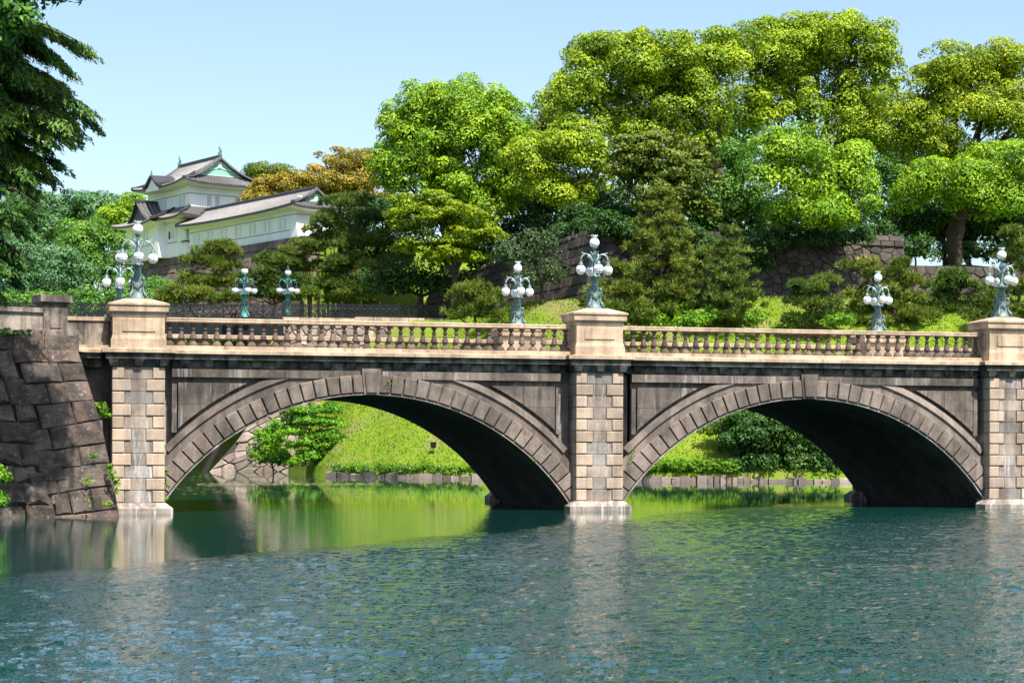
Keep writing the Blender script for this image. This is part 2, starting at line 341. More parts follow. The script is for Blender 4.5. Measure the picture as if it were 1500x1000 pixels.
def build_water():
    m, nt, out = new_mat('moat_water')
    g = nt.nodes.new('ShaderNodeNewGeometry')
    p = g.outputs['Position']
    sep = N(nt, 'SeparateXYZ'); nt.links.new(p, sep.inputs[0])
    dx = math_n(nt, 'SUBTRACT', sep.outputs[0], CAM[0]); dy = math_n(nt, 'SUBTRACT', sep.outputs[1], CAM[1])
    xc = math_n(nt, 'SUBTRACT', math_n(nt, 'MULTIPLY', dx, CY), math_n(nt, 'MULTIPLY', dy, SY))
    zc = math_n(nt, 'ADD', math_n(nt, 'MULTIPLY', dx, SY), math_n(nt, 'MULTIPLY', dy, CY))
    # sheltered water lies left of a line running from the near left bank to the middle pier
    sdist = math_n(nt, 'SUBTRACT', math_n(nt, 'MULTIPLY', math_n(nt, 'ADD', xc, 9.7), 0.908), math_n(nt, 'MULTIPLY', math_n(nt, 'SUBTRACT', zc, 37.3), 0.419))
    wob = math_n(nt, 'MULTIPLY_ADD', noise(nt, p, 0.22, 4, 0.6), 3.0, -1.5)
    sdist = math_n(nt, 'ADD', sdist, wob)
    wind = ramp(nt, math_n(nt, 'MULTIPLY_ADD', sdist, 0.2, 0.3), [(0.27, (0.05,)*3), (0.48, (0.55,)*3), (0.9, (1,)*3)])
    far = ramp(nt, math_n(nt, 'MULTIPLY_ADD', zc, 0.01, 0), [(0.70, (1,)*3), (0.86, (0.14,)*3)])
    gust = ramp(nt, noise(nt, pos_scaled(nt, (0.1, 0.3, 1)), 1.0, 4, 0.6), [(0.3, (0.6,)*3), (0.65, (1,)*3)])
    amp = math_n(nt, 'MULTIPLY', math_n(nt, 'MULTIPLY', wind, far), gust)
    # wave slopes straight from vector noise (a height bump would be averaged away at this grazing view)
    cv = N(nt, 'CombineXYZ'); nt.links.new(xc, cv.inputs[0]); nt.links.new(zc, cv.inputs[1])
    def slopes(sx, sz, detail, dist):
        mp = N(nt, 'Mapping'); mp.inputs['Scale'].default_value = (sx, sz, 1); nt.links.new(cv.outputs[0], mp.inputs[0])
        n = N(nt, 'TexNoise'); n.inputs['Scale'].default_value = 1.0; n.inputs['Detail'].default_value = detail
        n.inputs['Roughness'].default_value = 0.55; n.inputs['Distortion'].default_value = dist
        nt.links.new(mp.outputs[0], n.inputs['Vector'])
        v = N(nt, 'VectorMath'); v.operation = 'SUBTRACT'; nt.links.new(n.outputs['Color'], v.inputs[0]); v.inputs[1].default_value = (0.5, 0.5, 0.5)
        return v.outputs[0]
    def vadd(a, b, k):
        v = N(nt, 'VectorMath'); v.operation = 'MULTIPLY_ADD'; nt.links.new(b, v.inputs[0]); v.inputs[1].default_value = k; nt.links.new(a, v.inputs[2]); return v.outputs[0]
    z0 = N(nt, 'CombineXYZ')
    sl = vadd(z0.outputs[0], slopes(20, 22, 3, 0.8), (1.3, 2.0, 0))
    sl = vadd(sl, slopes(1.1, 1.3, 2, 0.3), (0.12, 0.2, 0))
    sc_ = N(nt, 'VectorMath'); sc_.operation = 'SCALE'; nt.links.new(sl, sc_.inputs[0]); nt.links.new(amp, sc_.inputs['Scale'])
    # from the camera-aligned axes to world axes
    rot = N(nt, 'VectorRotate'); rot.rotation_type = 'Z_AXIS'; rot.inputs['Angle'].default_value = -YAW; nt.links.new(sc_.outputs[0], rot.inputs['Vector'])
    ad = N(nt, 'VectorMath'); ad.operation = 'ADD'; nt.links.new(rot.outputs[0], ad.inputs[0]); ad.inputs[1].default_value = (0, 0, 1)
    bp = N(nt, 'VectorMath'); bp.operation = 'NORMALIZE'; nt.links.new(ad.outputs[0], bp.inputs[0])
    b = N(nt, 'BsdfPrincipled'); b.inputs['Roughness'].default_value = 0.03; b.inputs['IOR'].default_value = 1.333
    b.inputs['Base Color'].default_value = (0.004, 0.036, 0.031, 1)
    nt.links.new(bp.outputs[0], b.inputs['Normal']); nt.links.new(b.outputs[0], out.inputs[0])
    mb = MB().add([(-900, -400, -0.045), (900, -400, -0.045), (900, 700, -0.045), (-900, 700, -0.045)], [(0, 1, 2, 3)])
    w = tag(mb.build('water', m), 'dark green moat water, rippled in the open and still by the bank', None, None, 'structure')
    # the open water in front of the bridge carries real wavelets (wind waves, calmer in the lee of the left bank)
    rng = np.random.default_rng(17); rows = [17.5]
    while rows[-1] < 80: rows.append(rows[-1] + max(0.075, rows[-1] * 0.0029))
    rows = np.array(rows); nc = 290
    Z = np.repeat(rows[:, None], nc + 1, 1); X = np.linspace(-1, 1, nc + 1)[None, :] * (0.275 * Z + 1.5)
    h = np.zeros_like(Z); nw = 44
    for i in range(nw):
        lam = 0.2 * (0.8 / 0.2) ** (rng.random() ** 1.1) ; k = 2 * math.pi / lam; a = rng.normal() * 0.62 + 0.25 + math.pi / 2
        h += (1.0 / k) * (lam ** 0.15) * np.sin(k * (math.cos(a) * X + math.sin(a) * Z) + rng.uniform(0, 6.28) + 0.5 * np.sin(0.9 * X + rng.uniform(0, 6)) + 0.5 * np.sin(0.7 * Z + rng.uniform(0, 6)))
    h *= 0.15 / math.sqrt(nw / 2)                             # rms slope
    def wob(fx, fz, n=5): return sum(np.sin(fx * (i + 1) * 0.7 * X + fz * (i + 1) * 0.6 * Z + rng.uniform(0, 6)) / (i + 1) for i in range(n))
    sd_ = (X + 9.7) * 0.908 - (Z - 37.3) * 0.419 + 0.6 * wob(0.5, 0.35)
    amp_ = (0.06 + 0.94 * sstep(sd_, -1.2, 3.0)) * (1 - 0.85 * sstep(Z, 71, 80)) * np.clip(0.85 + 0.18 * wob(0.2, 0.5), 0.35, 1.3)
    edge = np.minimum(np.minimum(np.arange(nc + 1), np.arange(nc, -1, -1))[None, :], np.minimum(np.arange(len(rows)), np.arange(len(rows) - 1, -1, -1))[:, None])
    h = np.where(edge == 0, -0.06, h * amp_ * np.clip(edge / 6, 0, 1))
    V = np.stack([CAM[0] + CY * X + SY * Z, CAM[1] - SY * X + CY * Z, h], -1).reshape(-1, 3); q = nc + 1
    ii = (np.arange(nc)[None, :] + q * np.arange(len(rows) - 1)[:, None]).ravel()
    o = link('water_surface', np_mesh('water_surface', V, np.stack([ii, ii + 1, ii + q + 1, ii + q], 1), smooth=True), m)
    tag(o, 'wind ruffled moat water in front of the bridge', None, None, 'structure')
build_water()

# ================================================================== THE STONE BRIDGE
S = 17.0; AC = (8.6, -4.83); AR = 9.12; YMID = 6.52
ZS = 0.28                                  # springing
BR = (0, 0, 0)
bridge = thing('stone_bridge', BR, 'double arched stone bridge with balustrade, pale granite piers and dark spandrels over the moat', 'bridge')

def intr(x):                               # soffit height at x
    d = AC[0] - abs(x)
    if abs(d) >= AR: return -1.0
    return max(AC[1] + math.sqrt(AR * AR - d * d), -1.0)

def bridge_core():
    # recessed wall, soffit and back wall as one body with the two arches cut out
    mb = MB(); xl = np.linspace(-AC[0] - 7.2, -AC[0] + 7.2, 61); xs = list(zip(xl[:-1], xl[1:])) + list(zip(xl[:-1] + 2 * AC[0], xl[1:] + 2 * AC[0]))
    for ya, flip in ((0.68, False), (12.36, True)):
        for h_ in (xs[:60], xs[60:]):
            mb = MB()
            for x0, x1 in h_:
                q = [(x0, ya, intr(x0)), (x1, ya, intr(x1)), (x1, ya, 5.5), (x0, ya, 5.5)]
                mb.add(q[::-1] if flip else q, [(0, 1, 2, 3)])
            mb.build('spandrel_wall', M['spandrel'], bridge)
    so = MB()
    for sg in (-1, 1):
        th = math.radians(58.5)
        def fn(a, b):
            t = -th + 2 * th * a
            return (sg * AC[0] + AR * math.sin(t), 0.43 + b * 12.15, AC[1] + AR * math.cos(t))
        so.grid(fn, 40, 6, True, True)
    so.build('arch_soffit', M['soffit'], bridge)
    dk = MB(); dk.box(-24, 24, 0.9, 12.1, 5.55, 5.93); dk.build('roadway', M['deck'], bridge)
bridge_core()

def arch_ring(sg):
    cx = sg * AC[0]
    def pol(t, r): return (cx + r * math.sin(t), AC[1] + r * math.cos(t))
    base = MB(); th = math.radians(56.2); n = 48
    # flush ring behind the voussoirs
    for i in range(n):
        t0, t1 = -th + 2 * th * i / n, -th + 2 * th * (i + 1) / n
        a, b, c, d = pol(t0, AR), pol(t1, AR), pol(t1, AR + 0.98), pol(t0, AR + 0.98)
        zt = 5.16
        q = [(p[0], 0.50, min(p[1], zt)) for p in (a, b, c, d)]
        base.add(q + [(p[0], 0.7, p[2]) for p in q], [(0, 1, 2, 3), (4, 5, 1, 0), (3, 2, 6, 7)])
    ring = base.build('arch_ring', M['vouss'], bridge)
    nv = 39; pit = 2 * math.radians(55.9) / nv
    for k in range(nv):
        tm = (k - (nv - 1) / 2) * pit
        key = k == nv // 2
        if key: continue
        g = 0.052 / AR
        t0, t1 = tm - pit / 2 + g / 2 * 1.7, tm + pit / 2 - g / 2 * 0.2
        r0, r1 = AR + 0.055, AR + 0.70
        o = [pol(t0, r0), pol(t1, r0), pol(t1, r1), pol(t0, r1)]
        e = 0.022; c4 = (sum(p[0] for p in o) / 4, sum(p[1] for p in o) / 4)
        def ins(p): 
            d = (p[0] - c4[0], p[1] - c4[1]); L = math.hypot(*d); f = (L - e * 1.4) / L
            return (c4[0] + d[0] * f, c4[1] + d[1] * f)
        i4 = [ins(p) for p in o]
        dy = random.uniform(-0.012, 0.012)
        vs = [(p[0], 0.52, p[1]) for p in o] + [(p[0], 0.40 + dy, p[1]) for p in o] + [(p[0], 0.378 + dy, p[1]) for p in i4]
        fs = [(8, 9, 10, 11)] + [(4 + j, 4 + (j + 1) % 4, 8 + (j + 1) % 4, 8 + j) for j in range(4)] + [(j, (j + 1) % 4, 4 + (j + 1) % 4, 4 + j) for j in range(4)]
        MB().add(vs, fs).build('voussoir', M['vouss'], ring)
    # keystone: a framed, taller block
    kb = MB()
    z0, z1 = AC[1] + AR - 0.02, 5.22
    kb.frustum((cx - 0.27, cx + 0.27, 0.34, 0.6), z0, (cx - 0.36, cx + 0.36, 0.34, 0.6), z1)
    key = kb.build('keystone', M['vouss'], ring)
    kb = MB(); kb.frustum((cx - 0.19, cx + 0.19, 0.28, 0.342), z0 + 0.09, (cx - 0.25, cx + 0.25, 0.28, 0.342), z1 - 0.12)
    kb.build('voussoir', M['vouss'], ring)
    # narrow light edge of the soffit
    ed = MB()
    for i in range(n):
        t0, t1 = -th + 2 * th * i / n, -th + 2 * th * (i + 1) / n
        q = [pol(t0, AR - 0.03), pol(t1, AR - 0.03), pol(t1, AR + 0.03), pol(t0, AR + 0.03)]
        v = [(p[0], 0.43, p[1]) for p in q]; v += [(p[0], 0.55, p[1]) for p in q]
        ed.add(v, [(0, 1, 2, 3), (4, 5, 1, 0), (3, 2, 6, 7)])
    ed.build('arris', M['pier_mid'], ring)
    # hood moulding over the ring, on both flanks
    for side in (-1, 1):
        hm = MB(); a0, a1 = math.radians(16.5), math.radians(46.3); nn = 16
        for i in range(nn):
            t0, t1 = side * (a0 + (a1 - a0) * i / nn), side * (a0 + (a1 - a0) * (i + 1) / nn)
            if side < 0: t0, t1 = t1, t0
            ro, ri = AR + 1.24, AR + 1.0
            q = [pol(t0, ri), pol(t1, ri), pol(t1, ro), pol(t0, ro)]
            q = [(p[0], min(p[1], 4.97)) for p in q]
            v = [(p[0], 0.43, p[1]) for p in q] + [(p[0], 0.7, p[1]) for p in q]
            v[2] = (v[2][0], 0.49, v[2][2]); v[3] = (v[3][0], 0.49, v[3][2])
            f = [(0, 1, 2, 3), (4, 5, 1, 0), (3, 2, 6, 7)]
            if i == 0: f.append((4, 0, 3, 7))
            if i == nn - 1: f.append((1, 5, 6, 2))
            hm.add(v, f)
        hm.build('hood_moulding', M['vouss'], bridge)
        # raised spandrel panel (two courses), flat below the top band, cut to the arch
        xe = cx + side * (AC[0] - 1.62); ro = AR + 1.38
        def arc(x): 
            d = x - cx; return AC[1] + math.sqrt(max(ro * ro - d * d, 0))
        ztop = 4.64
        xt = cx + side * math.sqrt(ro * ro - (ztop - AC[1]) ** 2)
        zmid = 3.86; xm = cx + side * math.sqrt(ro * ro - (zmid - AC[1]) ** 2)
        xj = xe + (xt - xe) * 0.5
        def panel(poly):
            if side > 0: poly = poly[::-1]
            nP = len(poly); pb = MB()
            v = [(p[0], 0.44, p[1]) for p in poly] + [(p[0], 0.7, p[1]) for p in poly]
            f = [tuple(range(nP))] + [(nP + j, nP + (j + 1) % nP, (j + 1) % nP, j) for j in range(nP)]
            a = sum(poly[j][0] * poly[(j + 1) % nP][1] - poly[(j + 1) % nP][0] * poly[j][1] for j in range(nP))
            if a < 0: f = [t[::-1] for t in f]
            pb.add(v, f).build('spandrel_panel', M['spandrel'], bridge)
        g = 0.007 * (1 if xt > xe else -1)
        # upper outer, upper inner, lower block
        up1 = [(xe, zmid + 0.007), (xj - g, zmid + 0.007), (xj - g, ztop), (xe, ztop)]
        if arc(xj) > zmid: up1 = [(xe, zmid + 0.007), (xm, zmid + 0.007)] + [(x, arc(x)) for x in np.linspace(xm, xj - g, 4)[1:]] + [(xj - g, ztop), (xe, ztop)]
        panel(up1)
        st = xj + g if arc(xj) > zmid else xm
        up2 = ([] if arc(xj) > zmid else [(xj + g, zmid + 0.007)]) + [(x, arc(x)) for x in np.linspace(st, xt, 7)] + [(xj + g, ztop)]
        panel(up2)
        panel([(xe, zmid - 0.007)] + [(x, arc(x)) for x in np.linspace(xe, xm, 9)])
        # upright strip between the panel and the pier
        xs = cx + side * 7.2
        x0, x1 = sorted((xs, xs - side * 0.17))
        sb = MB(); sb.box(x0, x1, 0.47, 0.7, AC[1] + math.sqrt((AR + 1.3) ** 2 - 7.03 ** 2), 4.60); sb.build('pilaster_strip', M['spandrel'], bridge)
        # level band under the cornice
        b0, b1 = sorted((cx + side * 7.2, cx + side * 0.4))
        bb = MB(); bb.box(b0, b1, 0.42, 0.7, 4.84, 5.13); bb.build('string_band', M['spandrel'], bridge)
random.seed(4)
arch_ring(-1); arch_ring(1)

def rblock(x0, x1, z0, z1, yf, yb, ch=0.02):
    vs = [(x0, yb, z0), (x1, yb, z0), (x1, yb, z1), (x0, yb, z1), (x0, yf + ch, z0), (x1, yf + ch, z0), (x1, yf + ch, z1), (x0, yf + ch, z1),
          (x0 + ch, yf, z0 + ch), (x1 - ch, yf, z0 + ch), (x1 - ch, yf, z1 - ch), (x0 + ch, yf, z1 - ch)]
    fs = [(8, 9, 10, 11)] + [(4 + j, 4 + (j + 1) % 4, 8 + (j + 1) % 4, 8 + j) for j in range(4)] + [(j, (j + 1) % 4, 4 + (j + 1) % 4, 4 + j) for j in range(4)] + [(3, 2, 1, 0)]
    return MB().add(vs, fs)

def pier(X, back=False):
    core = MB(); core.box(X - 0.9, X + 0.9, 0.055, 1.1, -0.5, 5.2)
    wq = 1.42 if X == 0 else 1.24; core.box(X - 0.6, X + 0.6, 1.07, 11.97, -0.5, 1.2); core.box(X - wq, X + wq, 1.06, 11.98, 1.2, 5.45)
    if True: core.box(X - 0.9, X + 0.9, 11.94, 12.98, -0.5, 5.2)
    pr = core.build('pier', M['pier_mid'], bridge)
    pl = MB(); pl.box(X - 1.2, X + 1.2, -0.22, 0.6, -0.5, 0.17)
    pl.frustum((X - 1.2, X + 1.2, -0.22, 0.6), 0.17, (X - 0.95, X + 0.95, -0.03, 0.6), 0.37)
    pl.build('plinth', M['plinth'], pr)
    pl = MB(); pl.box(X - 1.2, X + 1.2, 12.4, 13.26, -0.5, 0.17); pl.frustum((X - 1.2, X + 1.2, 12.4, 13.26), 0.17, (X - 0.95, X + 0.95, 12.4, 13.07), 0.37)
    pl.build('plinth', M['plinth'], pr)
    nrow = 11; z0 = 0.37; h = (5.17 - z0) / nrow
    for r in range(nrow):
        za, zb = z0 + r * h, z0 + (r + 1) * h
        short = r % 2 == 0
        w = 0.43 if short else 0.66
        for sg in (-1, 1):
            a, b = sorted((X + sg * 0.915, X + sg * (0.915 - w)))
            rblock(a + (0.0 if sg < 0 else 0.012), b - (0.0 if sg > 0 else 0.012), za + 0.02, zb - 0.018, -0.022 + random.uniform(-.006, .006), 0.45, 0.022).build('quoin_block', M['pier'], pr)
            # the side of the pier shows the same courses
            x0, x1 = (X - 0.925, X - 0.88) if sg < 0 else (X + 0.88, X + 0.925)
            MB().box(x0, x1, 0.47, 1.06, za + 0.02, zb - 0.02).build('side_block', M['pier_mid'], pr)
        rblock(X - 0.915 + w + 0.012, X + 0.915 - w - 0.012, za + 0.008, zb - 0.006, 0.022, 0.3, 0.008).build('facing_block', M['pier_mid'], pr)
random.seed(11)
for X in (-S, 0, S): pier(X)

def cornice_run(x0, x1, back=False):
    mir = (lambda p: (p[0], 2 * YMID - p[1], p[2])) if back else None
    mb = MB()
    mb.box(x0, x1, 0.50, 1.05, 5.16, 5.43, mir)                      # frieze
    mb.frustum((x0, x1, 0.33, 1.0), 5.43, (x0, x1, 0.25, 1.0), 5.47, mir)
    mb.box(x0, x1, 0.25, 1.0, 5.47, 5.61, mir)                       # band
    mb.frustum((x0, x1, 0.25, 1.0), 5.61, (x0, x1, 0.16, 1.0), 5.66, mir)
    co = mb.build('cornice', M['cornice'], bridge)
    lg = MB(); lg.box(x0, x1, 0.15, 1.25, 5.66, 5.78, mir); lg.frustum((x0, x1, 0.15, 1.25), 5.78, (x0, x1, 0.42, 1.2), 5.83, mir)
    lg.build('ledge', M['coping'], co)
    n = int((x1 - x0) / 0.84); 
    for i in range(n):
        xc_ = x0 + (i + 0.5) * (x1 - x0) / n
        cb = MB(); cb.frustum((xc_ - 0.15, xc_ + 0.15, 0.42, 0.55), 5.2, (xc_ - 0.17, xc_ + 0.17, 0.30, 0.55), 5.44, mir)
        cb.build('corbel', M['cornice'], co)

def pier_cap(X, back=False):
    mir = (lambda p: (p[0], 2 * YMID - p[1], p[2])) if back else None
    mb = MB()
    mb.frustum((X - 0.95, X + 0.95, -0.03, 1.3), 5.17, (X - 1.10, X + 1.10, -0.17, 1.3), 5.44, mir)
    mb.box(X - 1.15, X + 1.15, -0.21, 1.3, 5.44, 5.61, mir)
    mb.frustum((X - 1.15, X + 1.15, -0.21, 1.3), 5.61, (X - 1.26, X + 1.26, -0.30, 1.3), 5.66, mir)
    cp = mb.build('pier_cornice', M['cornice'], bridge)
    lg = MB(); lg.box(X - 1.28, X + 1.28, -0.31, 1.5, 5.663, 5.79, mir); lg.frustum((X - 1.28, X + 1.28, -0.31, 1.5), 5.79, (X - 1.0, X + 1.0, -0.06, 1.5), 5.835, mir)
    lg.build('ledge', M['coping'], cp)
    for k in (-1, 0, 1):
        cb = MB(); cb.frustum((X + k * 0.86 - 0.13, X + k * 0.86 + 0.13, -0.12, 0.2), 5.2, (X + k * 0.9 - 0.16, X + k * 0.9 + 0.16, -0.205, 0.2), 5.43, mir)
        cb.build('corbel', M['cornice'], cp)
    # pedestal of the balustrade
    pd = MB()
    pd.box(X - 0.965, X + 0.965, -0.03, 1.57, 5.82, 6.15, mir)
    pd.frustum((X - 0.95, X + 0.95, -0.015, 1.555), 6.15, (X - 0.915, X + 0.915, 0.02, 1.52), 6.28, mir)
    pd.box(X - 0.905, X + 0.905, 0.03, 1.51, 6.28, 6.95, mir)
    pd.box(X - 0.93, X + 0.93, 0.005, 1.535, 6.95, 7.08, mir)
    pb = pd.build('pedestal', M['coping'], bridge)
    for (a, b) in ((X - 0.58, X + 0.58),):
        t = MB(); t.box(a, b, -0.004, 0.05, 6.42, 6.84, mir); t.build('panel', M['coping'], pb)
    t = MB(); t.box(X - 0.935, X - 0.89, 0.35, 1.2, 6.42, 6.84, mir); t.build('panel', M['coping'], pb)
    cap = MB()
    cap.frustum((X - 0.97, X + 0.97, -0.03, 1.57), 7.08, (X - 1.03, X + 1.03, -0.09, 1.63), 7.12, mir)
    cap.box(X - 1.03, X + 1.03, -0.09, 1.63, 7.12, 7.31, mir)
    cap.frustum((X - 1.04, X + 1.04, -0.10, 1.64), 7.31, (X - 1.075, X + 1.075, -0.13, 1.67), 7.34, mir)
    cap.box(X - 1.075, X + 1.075, -0.13, 1.67, 7.34, 7.405, mir)
    cap.frustum((X - 1.07, X + 1.07, -0.125, 1.665), 7.405, (X - 0.42, X + 0.42, 0.40, 1.12), 7.60, mir)
    cap.build('cap_stone', M['coping'], pb)

BAL = [(.10, .83), (.105, .76), (.06, .745), (.05, .66), (.09, .64), (.09, .60), (.058, .585), (.075, .48), (.122, .30), (.118, .26), (.062, .235), (.06, .20), (.15, .10), (.168, .05), (.168, 0)]
bal_mesh = MB().lathe(BAL[::-1], 10).mesh('baluster')
def balustrade(x0, x1, back=False):
    mir = (lambda p: (p[0], 2 * YMID - p[1], p[2])) if back else None
    mb = MB()
    mb.box(x0, x1, 0.60, 0.99, 6.82, 6.93, mir); mb.frustum((x0, x1, 0.585, 1.005), 6.93, (x0, x1, 0.63, 0.96), 6.965, mir)
    mb.box(x0, x1, 0.66, 0.93, 6.785, 6.82, mir)
    rail = mb.build('balustrade', M['coping'], bridge)
    bs = MB(); L = (x1 - x0); nb = 7
    for i in range(nb):
        a, b = x0 + L * i / nb, x0 + L * (i + 1) / nb
        st = MB(); st.box(a + 0.006, b - 0.006, 0.48, 1.08, 5.83, 5.965, mir); st.build('base_course', M['coping'], rail)
    n = 36; y = 0.795 if not back else 2 * YMID - 0.795
    for i in range(n):
        x = x0 + (i + 0.5) * L / n
        o = link('baluster', bal_mesh, M['balus'], rail, (x, y, 5.96)); o.rotation_euler.z = random.uniform(0, 6.28)
for bk in (False, True):
    for X in (-S, 0, S): pier_cap(X, bk)
    for a, b in ((-S + 1.2, -1.2), (1.2, S - 1.2)): cornice_run(a, b, bk)
    for a, b in ((-S + 0.92, -0.92), (0.92, S - 0.92)): balustrade(a, b, bk)
# wing walls past the outer piers and the solid parapets on them
for sg in (-1, 1):
    a, b = sorted((sg * (S + 0.9), sg * (S + (2.6 if sg < 0 else 7.5))))
    w = MB(); w.box(a, b, 1.04, 12.0, -0.5, 5.5); w.build('wing_wall', M['spandrel'], bridge)
    cornice_run(a - (0.0 if sg < 0 else -0.36), b - (0.36 if sg < 0 else 0), False)
    cornice_run(a, b - 0.4 if sg < 0 else b, True)
    for bk in (0, 1):
        f = (lambda p: (p[0], 2 * YMID - p[1], p[2])) if bk else None
        a2, b2 = sorted((sg * (S + 0.92), sg * (S + (2.55 if sg < 0 else 7.5))))
        nn = 2 if sg < 0 else 6
        for i in range(nn):
            x0, x1 = a2 + (b2 - a2) * i / nn, a2 + (b2 - a2) * (i + 1) / nn
            w = MB(); w.box(x0 + .006, x1 - .006, 0.64, 0.96, 5.83, 6.80, f); w.build('parapet_panel', M['parapet'], bridge)
        w = MB(); w.box(a2, b2, 0.585, 1.0, 6.80, 6.94, f); w.build('parapet_coping', M['coping'], bridge)
        w = MB(); w.box(a2, b2, 0.45, 1.0, 5.80, 5.93, f); w.build('base_course', M['coping'], bridge)

# ================================================================== ornate five globe lamps
def lamp_meshes(umbrella=False):
    G = {}
    b = MB()                                                   # flared four sided foot with scrolls
    prof = [(0.52, 0.0), (0.50, 0.05), (0.40, 0.10), (0.37, 0.24), (0.355, 0.30), (0.31, 0.55), (0.285, 0.72), (0.31, 0.76), (0.29, 0.80)]
    b.lathe(prof, 8, rot=math.pi / 8)
    for k in range(4):
        t = math.pi / 4 + k * math.pi / 2
        c, s = math.cos(t), math.sin(t)
        b.tube([(c * r, s * r, z) for r, z in ((0.30, 0.75), (0.40, 0.74), (0.42, 0.66), (0.34, 0.55), (0.35, 0.35), (0.42, 0.22), (0.52, 0.16), (0.55, 0.08), (0.49, 0.03))],
               [0.05, 0.055, 0.06, 0.045, 0.05, 0.06, 0.07, 0.075, 0.05], 6)
    for k in range(4):                                         # garland boss on each face
        t = k * math.pi / 2; c, s = math.cos(t), math.sin(t)
        b.sphere((c * 0.33, s * 0.33, 0.42), 0.075, 8, 5, 1.5)
        b.tube([(c * 0.36 - s * w, s * 0.36 + c * w, z) for w, z in ((-0.2, 0.62), (-0.16, 0.5), (0, 0.3), (0.16, 0.5), (0.2, 0.62))], 0.03, 5)
    G['foot'] = (b.mesh('foot'), 'bronze_pale2')
    d = MB(); d.lathe([(0.15, 0.80), (0.165, 0.84), (0.135, 0.90), (0.13, 1.06), (0.16, 1.10), (0.15, 1.14)], 12)
    G['drum'] = (d.mesh('drum'), 'bronze')
    c_ = MB(); c_.lathe([(0.12, 1.14), (0.2, 1.19), (0.17, 1.25), (0.10, 1.29), (0.07, 1.33), (0.06, 1.5), (0.085, 1.72), (0.05, 1.78), (0.06, 1.95), (0.09, 2.05), (0.05, 2.1), (0.045, 2.22), (0.1, 2.29), (0.12, 2.32)], 12)
    for k in range(4):
        t = math.pi / 4 + k * math.pi / 2
        c_.sphere((0.2 * math.cos(t), 0.2 * math.sin(t), 1.23), 0.065, 8, 6)
    G['column'] = (c_.mesh('column'), 'bronze')
    a = MB(); R = 0.535
    a.tube([(0.05, 0, 1.74), (0.11, 0, 1.9), (0.2, 0, 2.04), (0.33, 0, 2.08), (0.45, 0, 2.03), (0.52, 0, 1.93), (R, 0, 1.78)], [0.035, 0.03, 0.03, 0.028, 0.026, 0.024, 0.024], 6)
    a.tube([(0.33, 0, 2.08), (0.44, 0, 2.10), (0.52, 0, 2.14)], [0.02, 0.018, 0.01], 5)
    a.tube([(0.2, 0, 2.03), (0.27, 0, 1.97), (0.23, 0, 1.92), (0.19, 0, 1.95)], 0.016, 5)
    a.tube([(0.06, 0, 1.95), (0.1, 0, 2.12), (0.16, 0, 2.16)], 0.018, 5)
    G['arm'] = (a.mesh('arm'), 'bronze_pale')
    h = MB()
    if umbrella: h.lathe([(0.215, 1.61), (0.205, 1.63), (0.12, 1.68), (0.06, 1.76), (0.03, 1.80)], 12, (R, 0, 0))
    else: h.lathe([(0.115, 1.62), (0.11, 1.66), (0.075, 1.70), (0.07, 1.76), (0.035, 1.80)], 10, (R, 0, 0))
    G['holder'] = (h.mesh('holder'), 'iron' if umbrella else 'bronze')
    g = MB(); g.sphere((R, 0, 1.47), 0.188, 16, 10, 1.12 if umbrella else 1.0); G['globe'] = (g.mesh('globe'), 'globe')
    bnd = MB(); n = 20; rr = 0.191
    if not umbrella:
        bnd.tube([(R + rr * math.cos(2 * math.pi * i / n), rr * math.sin(2 * math.pi * i / n), 1.475) for i in range(n + 1)], 0.006, 4)
        for ax in (0, 1):
            pts = [(rr * math.sin(math.pi * i / 10), -rr * math.cos(math.pi * i / 10)) for i in range(-10, 11)]
            bnd.tube([((R + p[0]) if ax else R, 0 if ax else p[0], 1.475 + p[1]) for p in pts], 0.006, 4)
        bnd.sphere((R, 0, 1.29), 0.03, 6, 4)
        G['band'] = (bnd.mesh('band'), 'bronze')
    t = MB(); t.sphere((0, 0, 2.50), 0.19, 16, 10, 1.1 if umbrella else 1.0); G['top'] = (t.mesh('top_globe'), 'globe')
    cr = MB()
    if umbrella: cr.lathe([(0.2, 2.66), (0.19, 2.68), (0.1, 2.75), (0.05, 2.85), (0.02, 2.95)], 12)
    else:
        cr.lathe([(0.10, 2.655), (0.095, 2.70), (0.13, 2.76), (0.11, 2.765), (0.02, 2.74)], 12)
        for k in range(8):
            q = 2 * math.pi * k / 8; cr.sphere((0.115 * math.cos(q), 0.115 * math.sin(q), 2.78), 0.026, 5, 4)
    G['crown'] = (cr.mesh('crown'), 'iron' if umbrella else 'bronze_pale')
    return G
M['bronze_pale2'] = plain_mat('bronze_foot', (0.19, 0.27, 0.245), 0.2, 0.55, 11.0, 0.15, (0.045, 0.08, 0.08))
LG = lamp_meshes(False); LU = lamp_meshes(True)
def lamp(loc, label, G, sc=1.0, rot=0.0, group=None, col=None, fw=0.72):
    t = thing('street_lamp', loc, label, 'street lamp', group)
    mm = lambda k: M[col] if (col and k.startswith('bronze')) else M[k]
    parts = {}
    for nm in ('foot', 'drum', 'column'):
        o = link(nm, G[nm][0], mm(G[nm][1]), t); o.scale = (sc,) * 3 if nm != 'foot' else (sc * fw, sc * fw, sc); o.rotation_euler.z = rot
    o = link('globe', G['top'][0], M['globe'], t); o.scale = (sc,) * 3
    cr = link('crown', G['crown'][0], mm(G['crown'][1]), t); cr.scale = (sc,) * 3
    for k in range(4):
        ar = link('arm', G['arm'][0], mm(G['arm'][1]), t); ar.scale = (sc,) * 3; ar.rotation_euler.z = rot + k * math.pi / 2
        link('holder', G['holder'][0], mm(G['holder'][1]), ar)
        gl = link('globe', G['globe'][0], M['globe'], ar)
        if 'band' in G: link('band', G['band'][0], mm(G['band'][1]), ar)
    return t
